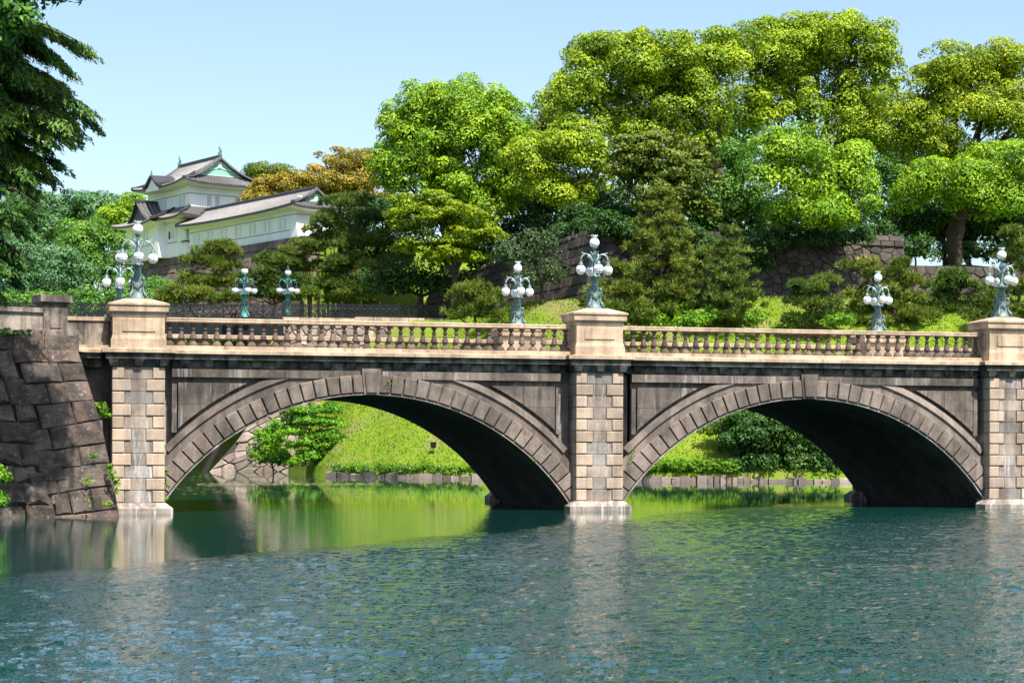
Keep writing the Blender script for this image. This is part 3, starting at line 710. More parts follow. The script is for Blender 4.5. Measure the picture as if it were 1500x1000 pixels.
for X, w in ((-S, 'by the left abutment wall'), (0, 'between the two arches'), (S, 'past the second arch')):
    ww = {-S: 'pedestal beside the rough stone abutment', 0: 'middle pedestal between the two arches', S: 'pedestal farthest from the abutment'}[X]
    lamp((X, 0.77, 7.595), 'bronze five globe lamp on the water side ' + ww, LG, 1.0, 0, 'bronze lamps on the stone bridge')
    lamp((X, 2 * YMID - 0.77, 7.595), 'bronze five globe lamp on the hill side ' + ww, LG, 1.0, 0, 'bronze lamps on the stone bridge')

# ================================================================== stone walls made of single stones
def clip_poly(poly, p, q):
    """keep the part of poly nearer to p than to q"""
    mx, my = (p[0] + q[0]) / 2, (p[1] + q[1]) / 2; nx, ny = q[0] - p[0], q[1] - p[1]
    out = []; n = len(poly)
    d = [(v[0] - mx) * nx + (v[1] - my) * ny for v in poly]
    for i in range(n):
        a, b = poly[i], poly[(i + 1) % n]
        if d[i] <= 0: out.append(a)
        if d[i] * d[(i + 1) % n] < 0:
            t = d[i] / (d[i] - d[(i + 1) % n]); out.append((a[0] + t * (b[0] - a[0]), a[1] + t * (b[1] - a[1])))
    return out
def cells(w, h, sw, sh, seed, jit=0.35):
    r = random.Random(seed); pts = []; ny = max(1, round(h / sh))
    for j in range(ny):
        nx = max(1, round(w / sw)); o = (j % 2) * 0.5
        for i in range(-1, nx + 1):
            pts.append(((i + 0.25 + o + r.uniform(-jit, jit)) * w / nx, (j + 0.5 + r.uniform(-jit, jit) * 0.8) * h / ny))
    A = np.array(pts); res = []
    for k, p in enumerate(pts):
        if not (-0.0 <= p[0] <= w): continue
        d = ((A - A[k]) ** 2).sum(1); order = np.argsort(d)[1:22]
        poly = [(0, 0), (w, 0), (w, h), (0, h)]
        for q in order:
            poly = clip_poly(poly, p, pts[q])
            if len(poly) < 3: break
        if len(poly) >= 3: res.append(poly)
    return res
def bricks(w, h, sw, sh, seed, jj=0.04):
    """coursed squared stones with uneven joints"""
    r = random.Random(seed); res = []; z = 0.0
    while z < h - 0.05:
        rh = min(sh * r.uniform(0.8, 1.25), h - z)
        if h - z - rh < 0.3 * sh: rh = h - z
        x = -sw * r.random()
        while x < w:
            bw = sw * r.uniform(0.6, 1.5); a, b = max(x, 0), min(x + bw, w); j = lambda: r.uniform(-jj, jj)
            if b - a > 0.15: res.append([(a, z + j()), ((a + b) / 2, z + j()), (b, z + j()), (b + j(), z + rh), ((a + b) / 2, z + rh + j()), (a + j(), z + rh)])
            x += bw
        z += rh
    return res
def stone_faces(poly, mp, gap, d, bulge):
    """one stone: sides, worn bevel and a slightly domed face, through mp(u, v, depth)"""
    n = len(poly); cx = sum(p[0] for p in poly) / n; cy = sum(p[1] for p in poly) / n
    def sh(p, e):
        a, b = p[0] - cx, p[1] - cy; L = math.hypot(a, b) + 1e-6; f = max(0.3, (L - e) / L)
        return (cx + a * f, cy + b * f)
    r0 = [sh(p, gap) for p in poly]; r1 = [sh(p, gap + bulge * 1.2) for p in poly]
    vs = [mp(p[0], p[1], -0.05) for p in r0] + [mp(p[0], p[1], d) for p in r0] + [mp(p[0], p[1], d + bulge) for p in r1]
    fs = [(j, (j + 1) % n, n + (j + 1) % n, n + j) for j in range(n)] + [(n + j, n + (j + 1) % n, 2 * n + (j + 1) % n, 2 * n + j) for j in range(n)] + [tuple(range(2 * n, 3 * n))]
    return vs, fs
def merge_short(poly, tol):
    out = []
    for p in poly:
        if not out or math.hypot(p[0] - out[-1][0], p[1] - out[-1][1]) > tol: out.append(p)
    if len(out) > 3 and math.hypot(out[0][0] - out[-1][0], out[0][1] - out[-1][1]) < tol: out.pop()
    return out
def area(poly): return abs(sum(poly[i][0] * poly[(i + 1) % len(poly)][1] - poly[(i + 1) % len(poly)][0] * poly[i][1] for i in range(len(poly)))) / 2
def stone_wall(root, w, h, mp, sw, sh, seed, mat, gap=0.03, depth=0.08, bulge=0.06, jit=0.35, flip=False, keep=None, top=None, thick=0.8, name='stone', lay=None):
    """w x h sheet of stones mapped by mp(u, v, depth) into the world; root sits at its own location"""
    r = random.Random(seed + 5); L = root.location; n = 0
    mq = lambda u, v, d: tuple(np.array(mp(u, v, d)) - np.array(L))
    back = MB()
    back.grid(lambda a, b: mq(a * w, b * h, 0.0), 12, 5, False, flip)
    back.add([mq(0, h, 0), mq(w, h, 0), mq(w, h, -thick), mq(0, h, -thick)], [(0, 1, 2, 3)])
    back.add([mq(w, 0, 0), mq(w, 0, -thick), mq(w, h, -thick), mq(w, h, 0)], [(0, 1, 2, 3)])
    back.add([mq(0, 0, 0), mq(0, 0, -thick), mq(0, h, -thick), mq(0, h, 0)], [(0, 1, 2, 3)])
    back.build('wall_core', M['joint'], root)
    for poly in (bricks(w, h, sw, sh, seed, 0.04 * lay) if lay else cells(w, h, sw, sh, seed, jit)):
        poly = merge_short(poly, 0.08 * sw)
        if len(poly) < 3 or area(poly) < 0.05 * sw * sh: continue
        c = (sum(p[0] for p in poly) / len(poly), sum(p[1] for p in poly) / len(poly))
        if keep and not keep(*c): continue
        vs, fs = stone_faces(poly, mq, gap * r.uniform(.6, 1.5), depth * r.uniform(.3, 1.5), bulge * r.uniform(.6, 1.4))
        if flip: fs = [f[::-1] for f in fs]
        mb = MB(); mb.add(vs, fs); n += 1
        mb.build(name, mat, root)
    return n

# ---------------- rough castle-stone abutment at the near end of the bridge
AB0 = np.array((-13.45, 67.1)); ABL = np.array((-math.cos(math.radians(33)), -math.sin(math.radians(33)))); ABN = np.array((math.sin(math.radians(33)) * -1, -math.cos(math.radians(33))))
ABN = np.array((ABL[1] * -1, ABL[0])) ; ABN = ABN if ABN[1] < 0 else -ABN
AB_H = 5.72
def abut(u, v, d):                       # u metres to the left along the face, v height
    k = v / AB_H; sh = np.array((-1.62, 0.95)) * (k + 0.10 * math.sin(math.pi * k) * -1)
    p = AB0 + ABL * u + sh + ABN * d
    return W(p[0], p[1], v - 0.25)
ab = thing('abutment_wall', W(AB0[0], AB0[1], -0.25), 'rough castle stone abutment wall of big mossy blocks sloping into the moat', 'wall')
stone_wall(ab, 17.0, AB_H + 0.2, abut, 0.92, 0.7, 3, M['abut'], 0.022, 0.12, 0.085, 0.46, False, keep=lambda u, v: u > 1.9, thick=3.0, lay=2.4)
# the dressed corner: long and short blocks in courses that tilt a little
rr = random.Random(8)
zr = [0, 0.48, 1.3, 2.05, 2.75, 3.5, 4.2, 4.86, 5.5, AB_H + 0.2]
zl = [0, 0.25, 0.95, 1.75, 2.4, 3.1, 3.95, 4.7, 5.42, AB_H + 0.2]
Lq = lambda u, v, d: tuple(np.array(abut(u, v, d)) - np.array(ab.location))
for i in range(len(zr) - 1):
    wid = [2.3, 2.2, 2.9, 2.5, 2.6, 2.1, 2.75, 2.2, 2.4][i]
    cuts = [[0, 2.3], [0, 0.9, 1.65, 2.2], [0, 2.0, 2.9], [0, 1.0, 2.5], [0, 1.9, 2.6], [0, 0.85, 2.1], [0, 1.55, 2.75], [0, 0.9, 2.2], [0, 1.1, 2.4]][i]
    hz = lambda u, A: zr[A] + (zl[A] - zr[A]) * u / 2.6
    for a, b in zip(cuts[:-1], cuts[1:]):
        j = lambda: rr.uniform(-0.05, 0.05)
        poly = [(a, hz(a, i)), (b + j(), hz(b, i)), (b + j(), hz(b, i + 1)), (a, hz(a, i + 1))]
        if a == 0: poly = [(-0.02, poly[0][1]), poly[1], poly[2], (-0.02, poly[3][1])]
        pm = [((poly[k][0] + poly[(k + 1) % 4][0]) / 2 + j() * .5, (poly[k][1] + poly[(k + 1) % 4][1]) / 2 + j() * .6) for k in range(4)]
        poly = [poly[0], pm[0], poly[1], pm[1], poly[2], pm[2], poly[3]] + ([pm[3]] if a > 0 else [])
        vs, fs = stone_faces(poly, Lq, 0.014, 0.15 + rr.uniform(0, .07), 0.05)
        MB().add(vs, fs).build('corner_stone', M['abut'], ab)
# ground behind the abutment, its kerb course, solid parapet and post
pl = MB()
c0 = abut(0, AB_H + 0.2, 0); c1 = abut(17, AB_H + 0.2, 0); bk = W(-34, 100, 5.66); bk2 = np.array((-17.9, 12.0, 5.66))
pl.add([(*c1[:2], 5.66), (*c0[:2], 5.66), (-18.2, 1.2, 5.66), tuple(bk2), tuple(bk)], [(0, 1, 2, 3, 4)])
pl.add([tuple(bk), tuple(bk2), (bk2[0], bk2[1], -1), (bk[0], bk[1], -1)], [(0, 1, 2, 3)])
tag(pl.build('bank', M['deck']), 'gravel ground behind the abutment parapet', None, None, 'structure')
c1 = abut(17, AB_H + 0.2, 0)
par = thing('stone_parapet', W(AB0[0] - 1.6, AB0[1] + 1.2, 5.65), 'solid weathered stone parapet with square post on the abutment', 'parapet')
def pmap(u, v, d): 
    p = AB0 + np.array((-1.62, 0.95)) + ABL * u + ABN * d
    return W(p[0], p[1], v)
PL = np.array(par.location)
def pbox(u0, u1, v0, v1, d0, d1, name, mat, parent=None):
    mb = MB(); mb.box(0, 1, 0, 1, 0, 1, lambda q: tuple(np.array(pmap(u0 + (u1 - u0) * q[0], v0 + (v1 - v0) * q[2], d1 + (d0 - d1) * q[1])) - PL))
    return mb.build(name, mat, parent or par)
cuts = [-0.05, 1.2, 2.3, 3.15, 4.2, 5.4, 6.8, 8.2, 9.6, 11, 12.4, 14, 16]
for a, b in zip(cuts[:-1], cuts[1:]): pbox(a, b - 0.02, 5.66, 6.2 + rr.uniform(-.02, .02), -0.7, -0.02 + rr.uniform(-.03, .03), 'kerb_stone', M['abut'])
for a, b in ((1.16, 2.75), (2.77, 4.4), (4.42, 6.1), (6.12, 8), (8.02, 10), (10.02, 12), (12.02, 14)): pbox(a, b, 6.2, 6.98, -0.55, -0.28, 'parapet_panel', M['parapet'])
pbox(1.1, 14, 6.2, 6.36, -0.6, -0.2, 'base_course', M['parapet'])
pbox(1.1, 14, 6.96, 7.12, -0.66, -0.2, 'parapet_coping', M['parapet'])
post = pbox(0.3, 1.16, 6.32, 7.28, -0.92, -0.2, 'post', M['parapet'])
pbox(0.22, 1.26, 6.18, 6.34, -1.0, -0.1, 'post_base', M['parapet'])
pbox(0.24, 1.24, 7.28, 7.34, -0.98, -0.14, 'post_neck', M['parapet'])
pbox(0.18, 1.30, 7.34, 7.58, -1.04, -0.08, 'post_cap', M['parapet'])
pbox(0.52, 0.94, 6.45, 7.12, -0.3, -0.165, 'post_panel', M['parapet'])

# ---------------- black iron railing, revetment wall and iron bridge behind the stone bridge
R0 = np.array((XC(412, 161.5), 161.5)); R1 = np.array((XC(700, 165.5), 165.5)); RLe = np.linalg.norm(R1 - R0); RU = (R1 - R0) / RLe; RN = np.array((RU[1], -RU[0]))
def rev(u, v, d):
    p = R0 + RU * u + RN * (d + (12.3 - v) * 0.16 + 0.0)
    p = p - RU * (6.3 * max(0.0, 1 - v / 12.3) ** 2 * max(0.0, 1 - u / 9.0))
    return W(p[0], p[1], v - 0.3)
rv = thing('revetment_wall', W(R0[0], R0[1], 0), 'pale irregular stone revetment wall rising from the moat under the iron railing', 'wall')
stone_wall(rv, RLe + 0.6, 12.7, rev, 0.74, 0.66, 21, M['rubble_pale'], 0.015, 0.1, 0.09, 0.6, True, thick=5.0, keep=lambda u, v: (v < 7.2 and u < 8.5) or v > 9.0)
rv2 = MB()
for i in range(11):
    a, b = RLe / 11 * i, RLe / 11 * (i + 1)
    top = 12.75 if a > 5.2 else 12.62
    q = []
    for (u, d) in ((a + .02, 0.35), (b - .02, 0.35), (b - .02, -0.6), (a + .02, -0.6)):
        p = R0 + RU * u + RN * d; q.append(p)
    v = [W(p[0], p[1], 12.3) for p in q] + [W(p[0], p[1], top) for p in q]
    v = [tuple(np.array(t) - np.array(rv.location)) for t in v]
    MB().add(v, [(0, 1, 5, 4), (1, 2, 6, 5), (2, 3, 7, 6), (3, 0, 4, 7), (4, 5, 6, 7)]).build('coping_stone', M['coping'], rv)

def rail_panel_mesh(L, h=1.12):
    mb = MB()
    mb.box(0, L, -0.03, 0.03, h - 0.06, h); mb.box(0, L, -0.025, 0.025, 0.05, 0.1); mb.box(0, L, -0.02, 0.02, h - 0.26, h - 0.22); mb.box(0, L, -0.02, 0.02, 0.24, 0.28)
    n = 16
    for i in range(n):
        x = (i + 0.5) * L / n; mb.box(x - 0.018, x + 0.018, -0.013, 0.013, 0.1, h - 0.06)
    for cx, cz, r in [(L * (k + .5) / 3, 0.56, 0.2) for k in range(3)] + [(L * (k + .5) / 6, h - 0.14, 0.07) for k in range(6)] + [(L * (k + .5) / 6, 0.17, 0.06) for k in range(6)]:
        m = 10
        mb.tube([(cx + r * math.cos(2 * math.pi * i / m), 0, cz + r * math.sin(2 * math.pi * i / m)) for i in range(m + 1)], 0.03, 4)
    for k in range(3):
        cx = L * (k + .5) / 3
        for s_ in (-1, 1):
            mb.tube([(cx + s_ * x, 0, 0.56 + z) for x, z in ((0, -0.28), (0.12, -0.2), (0.2, 0), (0.12, 0.2), (0, 0.28))], 0.028, 4)
            mb.tube([(cx + s_ * x, 0, 0.56 + z) for x, z in ((0.24, -0.27), (0.3, -0.1), (0.24, 0.08), (0.17, 0.02))], 0.028, 4)
    return mb.mesh('railing_panel')
def rail_post_mesh(h=1.2):
    mb = MB(); mb.box(-0.05, 0.05, -0.05, 0.05, 0, h); mb.lathe([(0.085, h), (0.085, h + .04), (0.04, h + .06), (0.07, h + .12), (0.02, h + .2)], 8); return mb.mesh('railing_post')
PM = rail_panel_mesh(1.6); PO = rail_post_mesh()
def railing(a, b, z0, z1, label, phase=0.0):
    d = b - a; L = np.linalg.norm(d); n = max(1, int(round(L / 1.6)))
    wa = W(a[0], a[1], z0); wb = W(b[0], b[1], z1); wd = wb - wa
    t = thing('iron_railing', tuple(wa), label, 'railing', 'black iron railings beyond the stone bridge')
    ang = math.atan2(wd[1], wd[0]); sl = math.atan2(wd[2], math.hypot(wd[0], wd[1]))
    for i in range(n):
        o = link('railing_panel', PM, M['iron'], t, tuple(wd * i / n)); o.rotation_euler = (0, -sl, ang); o.scale = (L / n / 1.6, 1, 1)
        o = link('railing_post', PO, M['iron'], t, tuple(wd * i / n)); o.rotation_euler = (0, 0, ang)
    o = link('railing_post', PO, M['iron'], t, tuple(wd)); o.rotation_euler = (0, 0, ang)
a = R0 + RU * 0.2 + RN * 0.0; b = R0 + RU * (RLe - 2.0)
railing(a, b, 12.62, 12.74, 'black scrollwork iron railing on the coping of the pale stone wall')
I0 = R0 + RU * 0.1; I1 = np.array((XC(-260, 152.0), 152.0))
railing(I0, I1, 12.52, 12.05, 'black scrollwork iron railing along the edge of the iron bridge deck')
ib = thing('iron_bridge', tuple(W(I0[0], I0[1], 0)), 'dark iron bridge deck and arched girders behind the stone balustrade', 'bridge')
IO = np.array(ib.location); ID = I1 - I0; IL = np.linalg.norm(ID); IU = ID / IL; IN = np.array((-IU[1], IU[0])); IN = IN if IN[1] < 0 else -IN
def ibox(u0, u1, d0, d1, z0, z1, name):
    def mp(q):
        u = u0 + (u1 - u0) * q[0]; d = d0 + (d1 - d0) * q[1]; p = I0 + IU * u + IN * d; zz = -0.47 * u / IL
        return tuple(W(p[0], p[1], (z0 + (z1 - z0) * q[2]) + zz) - IO)
    mb = MB(); mb.box(0, 1, 0, 1, 0, 1, mp); return mb.build(name, M['iron_dark'], ib)
ibox(0, IL, 0.35, -9, 12.0, 12.5, 'deck')
ibox(0, IL, 0.42, 0.3, 10.9, 12.35, 'girder'); ibox(0, IL, 0.45, 0.28, 12.35, 12.52, 'girder_flange')
for d in (0.2, -4, -8):
    rb = MB(); n = 20
    for i in range(n):
        q = []
        for k in (i / n, (i + 1) / n):
            z = 3.0 + 7.4 * (1 - (2 * k - 1) ** 2)
            for (dd, dz) in ((d, 0), (d, 0.8), (d - 0.4, 0.8), (d - 0.4, 0)):
                p = I0 + IU * (k * IL) + IN * dd; q.append(tuple(W(p[0], p[1], z + dz) - IO))
        rb.add(q, [(0, 4, 5, 1), (1, 5, 6, 2), (2, 6, 7, 3), (3, 7, 4, 0)])
    rb.build('arch_rib', M['iron_dark'], ib)
for i in range(1, 16):
    k = i / 16; z = 3.6 + 7.4 * (1 - (2 * k - 1) ** 2)
    if z < 10.8: ibox(k * IL - 0.12, k * IL + 0.12, 0.3, 0.05, z, 11.0, 'spandrel_post')
# abutment of the iron bridge at its far end (past the picture's edge)
ibox(IL - 1, IL + 8, 1, -10, -1, 11.6, 'end_wall')
for u, v, zc, w in ((357.5, 465, 158.5, 'on the iron bridge, lower of the two'), (421, 462, 166, 'at the end of the iron bridge')):
    p = P(u, v, zc)
    h = 1.5 if u < 400 else 1.45
    lamp(tuple(p), 'green lamp with capped white globes ' + w, LU, h, 0.22, 'umbrella capped lamps on the iron bridge', 'bronze_green', 0.5)

fl = P(634, 676, 137.0); fl[2] = float(ground(XC(634, 137.0), 137.0))
ft = thing('floodlight', tuple(fl), 'small black floodlight on a stake in the grass slope', 'floodlight')
MB().tube([(0, 0, -0.1), (0, 0, 0.45)], 0.03, 6).build('stake', M['iron'], ft)
fm = MB(); fm.frustum((-0.16, 0.16, -0.1, 0.1), 0.42, (-0.2, 0.2, -0.16, 0.16), 0.85); fm.build('lamp_head', M['iron'], ft)
# ---------------- retaining walls on the hill
def straight_wall(p0, z0a, z0b, p1, z1a, z1b, label, sw, sh, seed, mat=M['rubble'], batter=0.22, jit=0.38, thick=3.0, lay=None):
    """p0 -> p1 left to right seen from the front; bottoms z*a, tops z*b"""
    d = p1 - p0; L = np.linalg.norm(d); u_ = d / L; n_ = np.array((u_[1], -u_[0]))
    H = max(z0b - z0a, z1b - z1a)
    def mp(u, v, dep):
        k = u / L; k = min(max(k, 0), 1); za = z0a + (z1a - z0a) * k; zb = z0b + (z1b - z0b) * k
        z = za + (zb - za) * v / H
        p = p0 + u_ * u + n_ * (dep + (zb - z) * batter)
        return W(p[0], p[1], z)
    t = thing('retaining_wall', tuple(W(p0[0], p0[1], z0a)), label, 'wall')
    n = stone_wall(t, L, H, mp, sw, sh, seed, mat, 0.018, 0.07, 0.07, jit, False, thick=thick, lay=lay)
    return t, mp, L, H
WA, WB, WD = np.array((-7.5, 181.0)), np.array((6.7, 150.0)), np.array((30.5, 153.2))
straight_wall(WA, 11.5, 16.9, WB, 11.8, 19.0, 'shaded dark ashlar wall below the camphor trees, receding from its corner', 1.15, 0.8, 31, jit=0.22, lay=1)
t_, mp_, L_, H_ = straight_wall(WB, 11.8, 19.0, WD, 12.2, 18.2, 'long rubble stone retaining wall above the green slope, with squared top corner', 0.8, 0.72, 32, jit=0.6)
for i in range(6):        # squared blocks along the raised end
    for j in range(2):
        u0 = L_ - 0.1 - (i + 1) * 1.1 + (0.4 if j else 0); u1 = u0 + 1.07
        v0 = H_ + 0.02 - (0.5 if j else 0) - 0.05; v1 = v0 + 0.48
        q = lambda u, v, d: tuple(np.array(mp_(u, v, d)) - np.array(t_.location))
        if u1 > L_: u1 = L_
        vs, fs = stone_faces([(u0, v0), (u1, v0), (u1, v1), (u0, v1)], q, 0.015, 0.22, 0.03)
        MB().add(vs, fs).build('squared_block', M['rubble'], t_)
straight_wall(np.array((30.4, 151.4)), 12.4, 16.2, np.array((52.0, 153.6)), 12.4, 15.9, 'lower rubble retaining wall with grass along its top', 0.8, 0.7, 33, jit=0.42)
# stone platform of the castle
pa = TC - TA * 13.2; pb = TC + TA * 25.5
straight_wall(pa - TB * 0.15, 12.3, TZ, pb - TB * 0.15, 12.3, TZ, 'brown stone block platform wall carrying the white castle buildings', 1.3, 0.85, 34, M['platform'], batter=0.3, jit=0.3, lay=1)
straight_wall(pb - TB * 0.15, 12.3, TZ, pb + TB * 7, 14.0, TZ, 'end wall of the castle platform, half hidden by the big pine', 1.2, 0.85, 35, M['platform'], batter=0.3, jit=0.3, lay=1)

# ================================================================== THE CASTLE: turret and long wing
cas_o = np.array(W(TC[0], TC[1], TZ))
def cm(p, q, z):
    """castle frame: p metres back along the wing from the near corner, q metres across to the back, z above the platform"""
    g = TC - TA * p + TB * q
    return np.array(W(g[0], g[1], TZ + z))
class CB(MB):
    def cbox(s, p0, p1, q0, q1, z0, z1): return s.box(p0, p1, q0, q1, z0, z1, lambda t: cm(*t))
    def cquad(s, a, b, c, d): return s.add([cm(*a), cm(*b), cm(*c), cm(*d)], [(0, 1, 2, 3)])
def roof_slope(root, ea, eb, ta, tb, sag=0.18, lift=0.35, rib=0.42, name='roof_slope', under=True):
    """one tiled slope: eave line ea->eb, top line ta->tb (castle coords), concave, with lifted eave corners"""
    ea, eb, ta, tb = map(np.array, (ea, eb, ta, tb))
    def f(a, b, off=0.0):
        e = ea + (eb - ea) * a; t = ta + (tb - ta) * a
        r = e + (t - e) * b
        z = r[2] - sag * 4 * b * (1 - b) * (t[2] - e[2]) * 0.5 + lift * (abs(2 * a - 1) ** 3) * (1 - b) ** 2 + off
        return cm(r[0], r[1], z)
    mb = MB(); mb.grid(lambda a, b: f(a, b), 14, 6, True)
    sl = mb.build(name, M['tile'], root, cas_o)
    L = np.linalg.norm(eb - ea); n = max(3, int(L / rib)); rb = MB()
    Lt = np.linalg.norm(tb - ta)
    for i in range(n + 1):
        a = i / n
        w = 0.085 / max(L, 0.1)
        pts = []
        for j in range(6):
            b = j / 5; ww = w
            pts.append((f(max(a - ww, 0), b, 0.01), f(a, b, 0.13), f(min(a + ww, 1), b, 0.01)))
        vs = [p for tr in pts for p in tr]
        fs = []
        for j in range(5):
            fs += [(3*j, 3*j+1, 3*j+4, 3*j+3), (3*j+1, 3*j+2, 3*j+5, 3*j+4)]
        fs.append((0, 1, 2))
        rb.add(vs, fs)
    o = rb.build('tile_ribs', M['tile_rib'], sl, cas_o); o['kind'] = 'stuff'
    # eave edge: dark tile ends, white rafters' soffit below
    ed = MB()
    ed.grid(lambda a, b: f(a, 0.0, 0.06 - 0.24 * b), 14, 1, False)
    ed.build('eave_edge', M['tile_dark'], sl, cas_o)
    if under:
        un = MB(); inw = (ta + tb) / 2 - (ea + eb) / 2; inw[2] = 0; inw = inw / (np.linalg.norm(inw) + 1e-6)
        un.grid(lambda a, b: np.array(f(a, 0.0, -0.2 - 0.12 * b)) + (cm(*(inw * 1.3 * b)) - cm(0, 0, 0)), 14, 1, False)
        un.build('eave_soffit', M['plaster'], sl, cas_o)
    return sl
def ridge(root, a, b, w=0.28, h=0.4, name='ridge', end=True, sag=0.0):
    a, b = np.array(a), np.array(b); n = 6
    d = b - a; L = math.hypot(d[0], d[1]); px = np.array((-d[1], d[0])) / L
    mb = MB(); vs = []
    for i in range(n + 1):
        k = i / n; c = a + d * k; z = c[2] - sag * 4 * k * (1 - k)
        for (s_, zz) in ((-w / 2, 0), (-w / 2, h * .8), (0, h), (w / 2, h * .8), (w / 2, 0)):
            vs.append(cm(c[0] + px[0] * s_, c[1] + px[1] * s_, z + zz))
    fs = [(5*i+j, 5*i+j+1, 5*i+5+j+1, 5*i+5+j) for i in range(n) for j in range(4)] + [(0, 1, 2, 3, 4), tuple(5*n + j for j in range(5))]
    mb.add(vs, fs); return mb.build(name, M['tile_dark'], root, cas_o)
def finial(root, p, q, z, sc=1.0):
    mb = MB(); c = cm(p, q, z)
    mb.box(c[0] - .2*sc, c[0] + .2*sc, c[1] - .2*sc, c[1] + .2*sc, c[2] - .1, c[2] + 0.3 * sc)
    mb.tube([c + np.array((0, 0, .2 * sc)), c + np.array((.1*sc, 0, .5 * sc)), c + np.array((-.08*sc, 0, .85 * sc)), c + np.array((0.05*sc, 0, 1.2 * sc))], [.16*sc, .14*sc, .09*sc, .02], 6)
    mb.tube([c + np.array((0, 0, .45 * sc)), c + np.array((.22*sc, 0, .7 * sc))], [.08*sc, .02], 5)
    return mb.build('roof_finial', M['bronze'], root, cas_o)
def windows(root, face, spec, z0, z1, w=0.42, gap=0.38):
    """pairs of barred openings; face(k, out, z) maps along the wall"""
    for k in spec:
        for s_ in (0, 1):
            a = k + s_ * (w + gap)
            fr = MB(); fr.box(0, 1, 0, 1, 0, 1, lambda t: face(a + w * t[0], 0.012 * t[1] - 0.004, z0 + (z1 - z0) * t[2]))
            fo = fr.build('window', M['louvre'], root, cas_o)
            for j in range(4):
                b = a + w * (j + 0.5) / 4
                br = MB(); br.box(0, 1, 0, 1, 0, 1, lambda t: face(b - 0.03 + 0.06 * t[0], 0.06 * t[1], z0 + (z1 - z0) * t[2]))
                br.build('bar', M['plaster'], fo, cas_o)

tur = thing('castle_turret', tuple(cas_o), 'white two storey castle turret with curved tiled roofs and green gable', 'turret')
# lower storey: main body and the projecting bay on its left part
b = CB(); b.cbox(0, 12.2, 0, 9.4, 0, 4.3); b.build('lower_wall', M['plaster'], tur, cas_o)
b = CB(); b.cbox(4.6, 12.4, -1.0, 0.02, 0, 4.1); b.build('bay_wall', M['plaster'], tur, cas_o)
# flared stone-drop feet
def flare(p0, p1, q0, q1, h, out):
    mb = MB()
    mb.frustum((p0 - out, p1, q0 - out * 0.25, q1), 0.0, (p0 - 0.01, p1, q0 - 0.01, q1), h, lambda t: cm(*t)); mb.build('flared_foot', M['plaster'], tur, cas_o)
flare(4.6, 6.0, -1.0, 0, 3.0, 0.95); flare(0, 1.5, 0.02, 3, 3.2, 0.95)
b = CB(); b.cbox(-0.03, 12.25, -0.03, 9.4, 1.55, 1.62); b.cbox(4.55, 12.45, -1.03, 0, 1.5, 1.57); b.build('wall_moulding', M['louvre'], tur, cas_o)
windows(tur, lambda k, o, z: cm(k, -1.0 - o, z), (7.0, 9.6), 2.0, 3.2)
windows(tur, lambda k, o, z: cm(k, 0.0 - o, z), (1.9,), 2.0, 3.2)
windows(tur, lambda k, o, z: cm(0.0 - o, k, z), (1.2,), 2.1, 3.3)
b = CB(); b.cbox(3.55, 3.8, -0.08, 0, 2.0, 2.8); b.build('shutter', M['tile_dark'], tur, cas_o)
# upper storey
U0, U1, V0, V1 = 0.9, 11.1, 0.9, 8.3
b = CB(); b.cbox(U0, U1, V0, V1, 4.0, 8.0); b.build('upper_wall', M['plaster'], tur, cas_o)
b = CB(); b.cbox(U0 - 0.03, U1 + .03, V0 - 0.03, V1, 6.7, 6.77); b.cbox(U0 - 0.03, U1 + .03, V0 - 0.03, V1, 5.3, 5.36); b.build('wall_moulding', M['louvre'], tur, cas_o)
windows(tur, lambda k, o, z: cm(k, V0 - o, z), (2.0, 6.5), 5.45, 6.6, 0.5)
windows(tur, lambda k, o, z: cm(U0 - o, k, z), (3.0, 6.3), 5.45, 6.65, 0.55)
# upper roof: hip skirt with a gabled top; ridge runs along p
ov = 1.35; ez = 7.75; cq = (V0 + V1) / 2; rz = 10.75
roof_slope(tur, (U1 + ov, V0 - ov, ez), (U0 - ov, V0 - ov, ez), (U1 - 0.2, cq, rz), (U0 + 0.2, cq, rz), 0.3, 0.4)
roof_slope(tur, (U0 - ov, V1 + ov, ez), (U1 + ov, V1 + ov, ez), (U0 + 0.2, cq, rz), (U1 - 0.2, cq, rz), 0.3, 0.4)
gz = 8.9
roof_slope(tur, (U0 - ov, V0 - ov, ez), (U0 - ov, V1 + ov, ez), (U0 + 0.35, V0 + 0.9, gz), (U0 + 0.35, V1 - 0.9, gz), 0.2, 0.4)
roof_slope(tur, (U1 + ov, V1 + ov, ez), (U1 + ov, V0 - ov, ez), (U1 - 0.35, V1 - 0.9, gz), (U1 - 0.35, V0 + 0.9, gz), 0.2, 0.4)
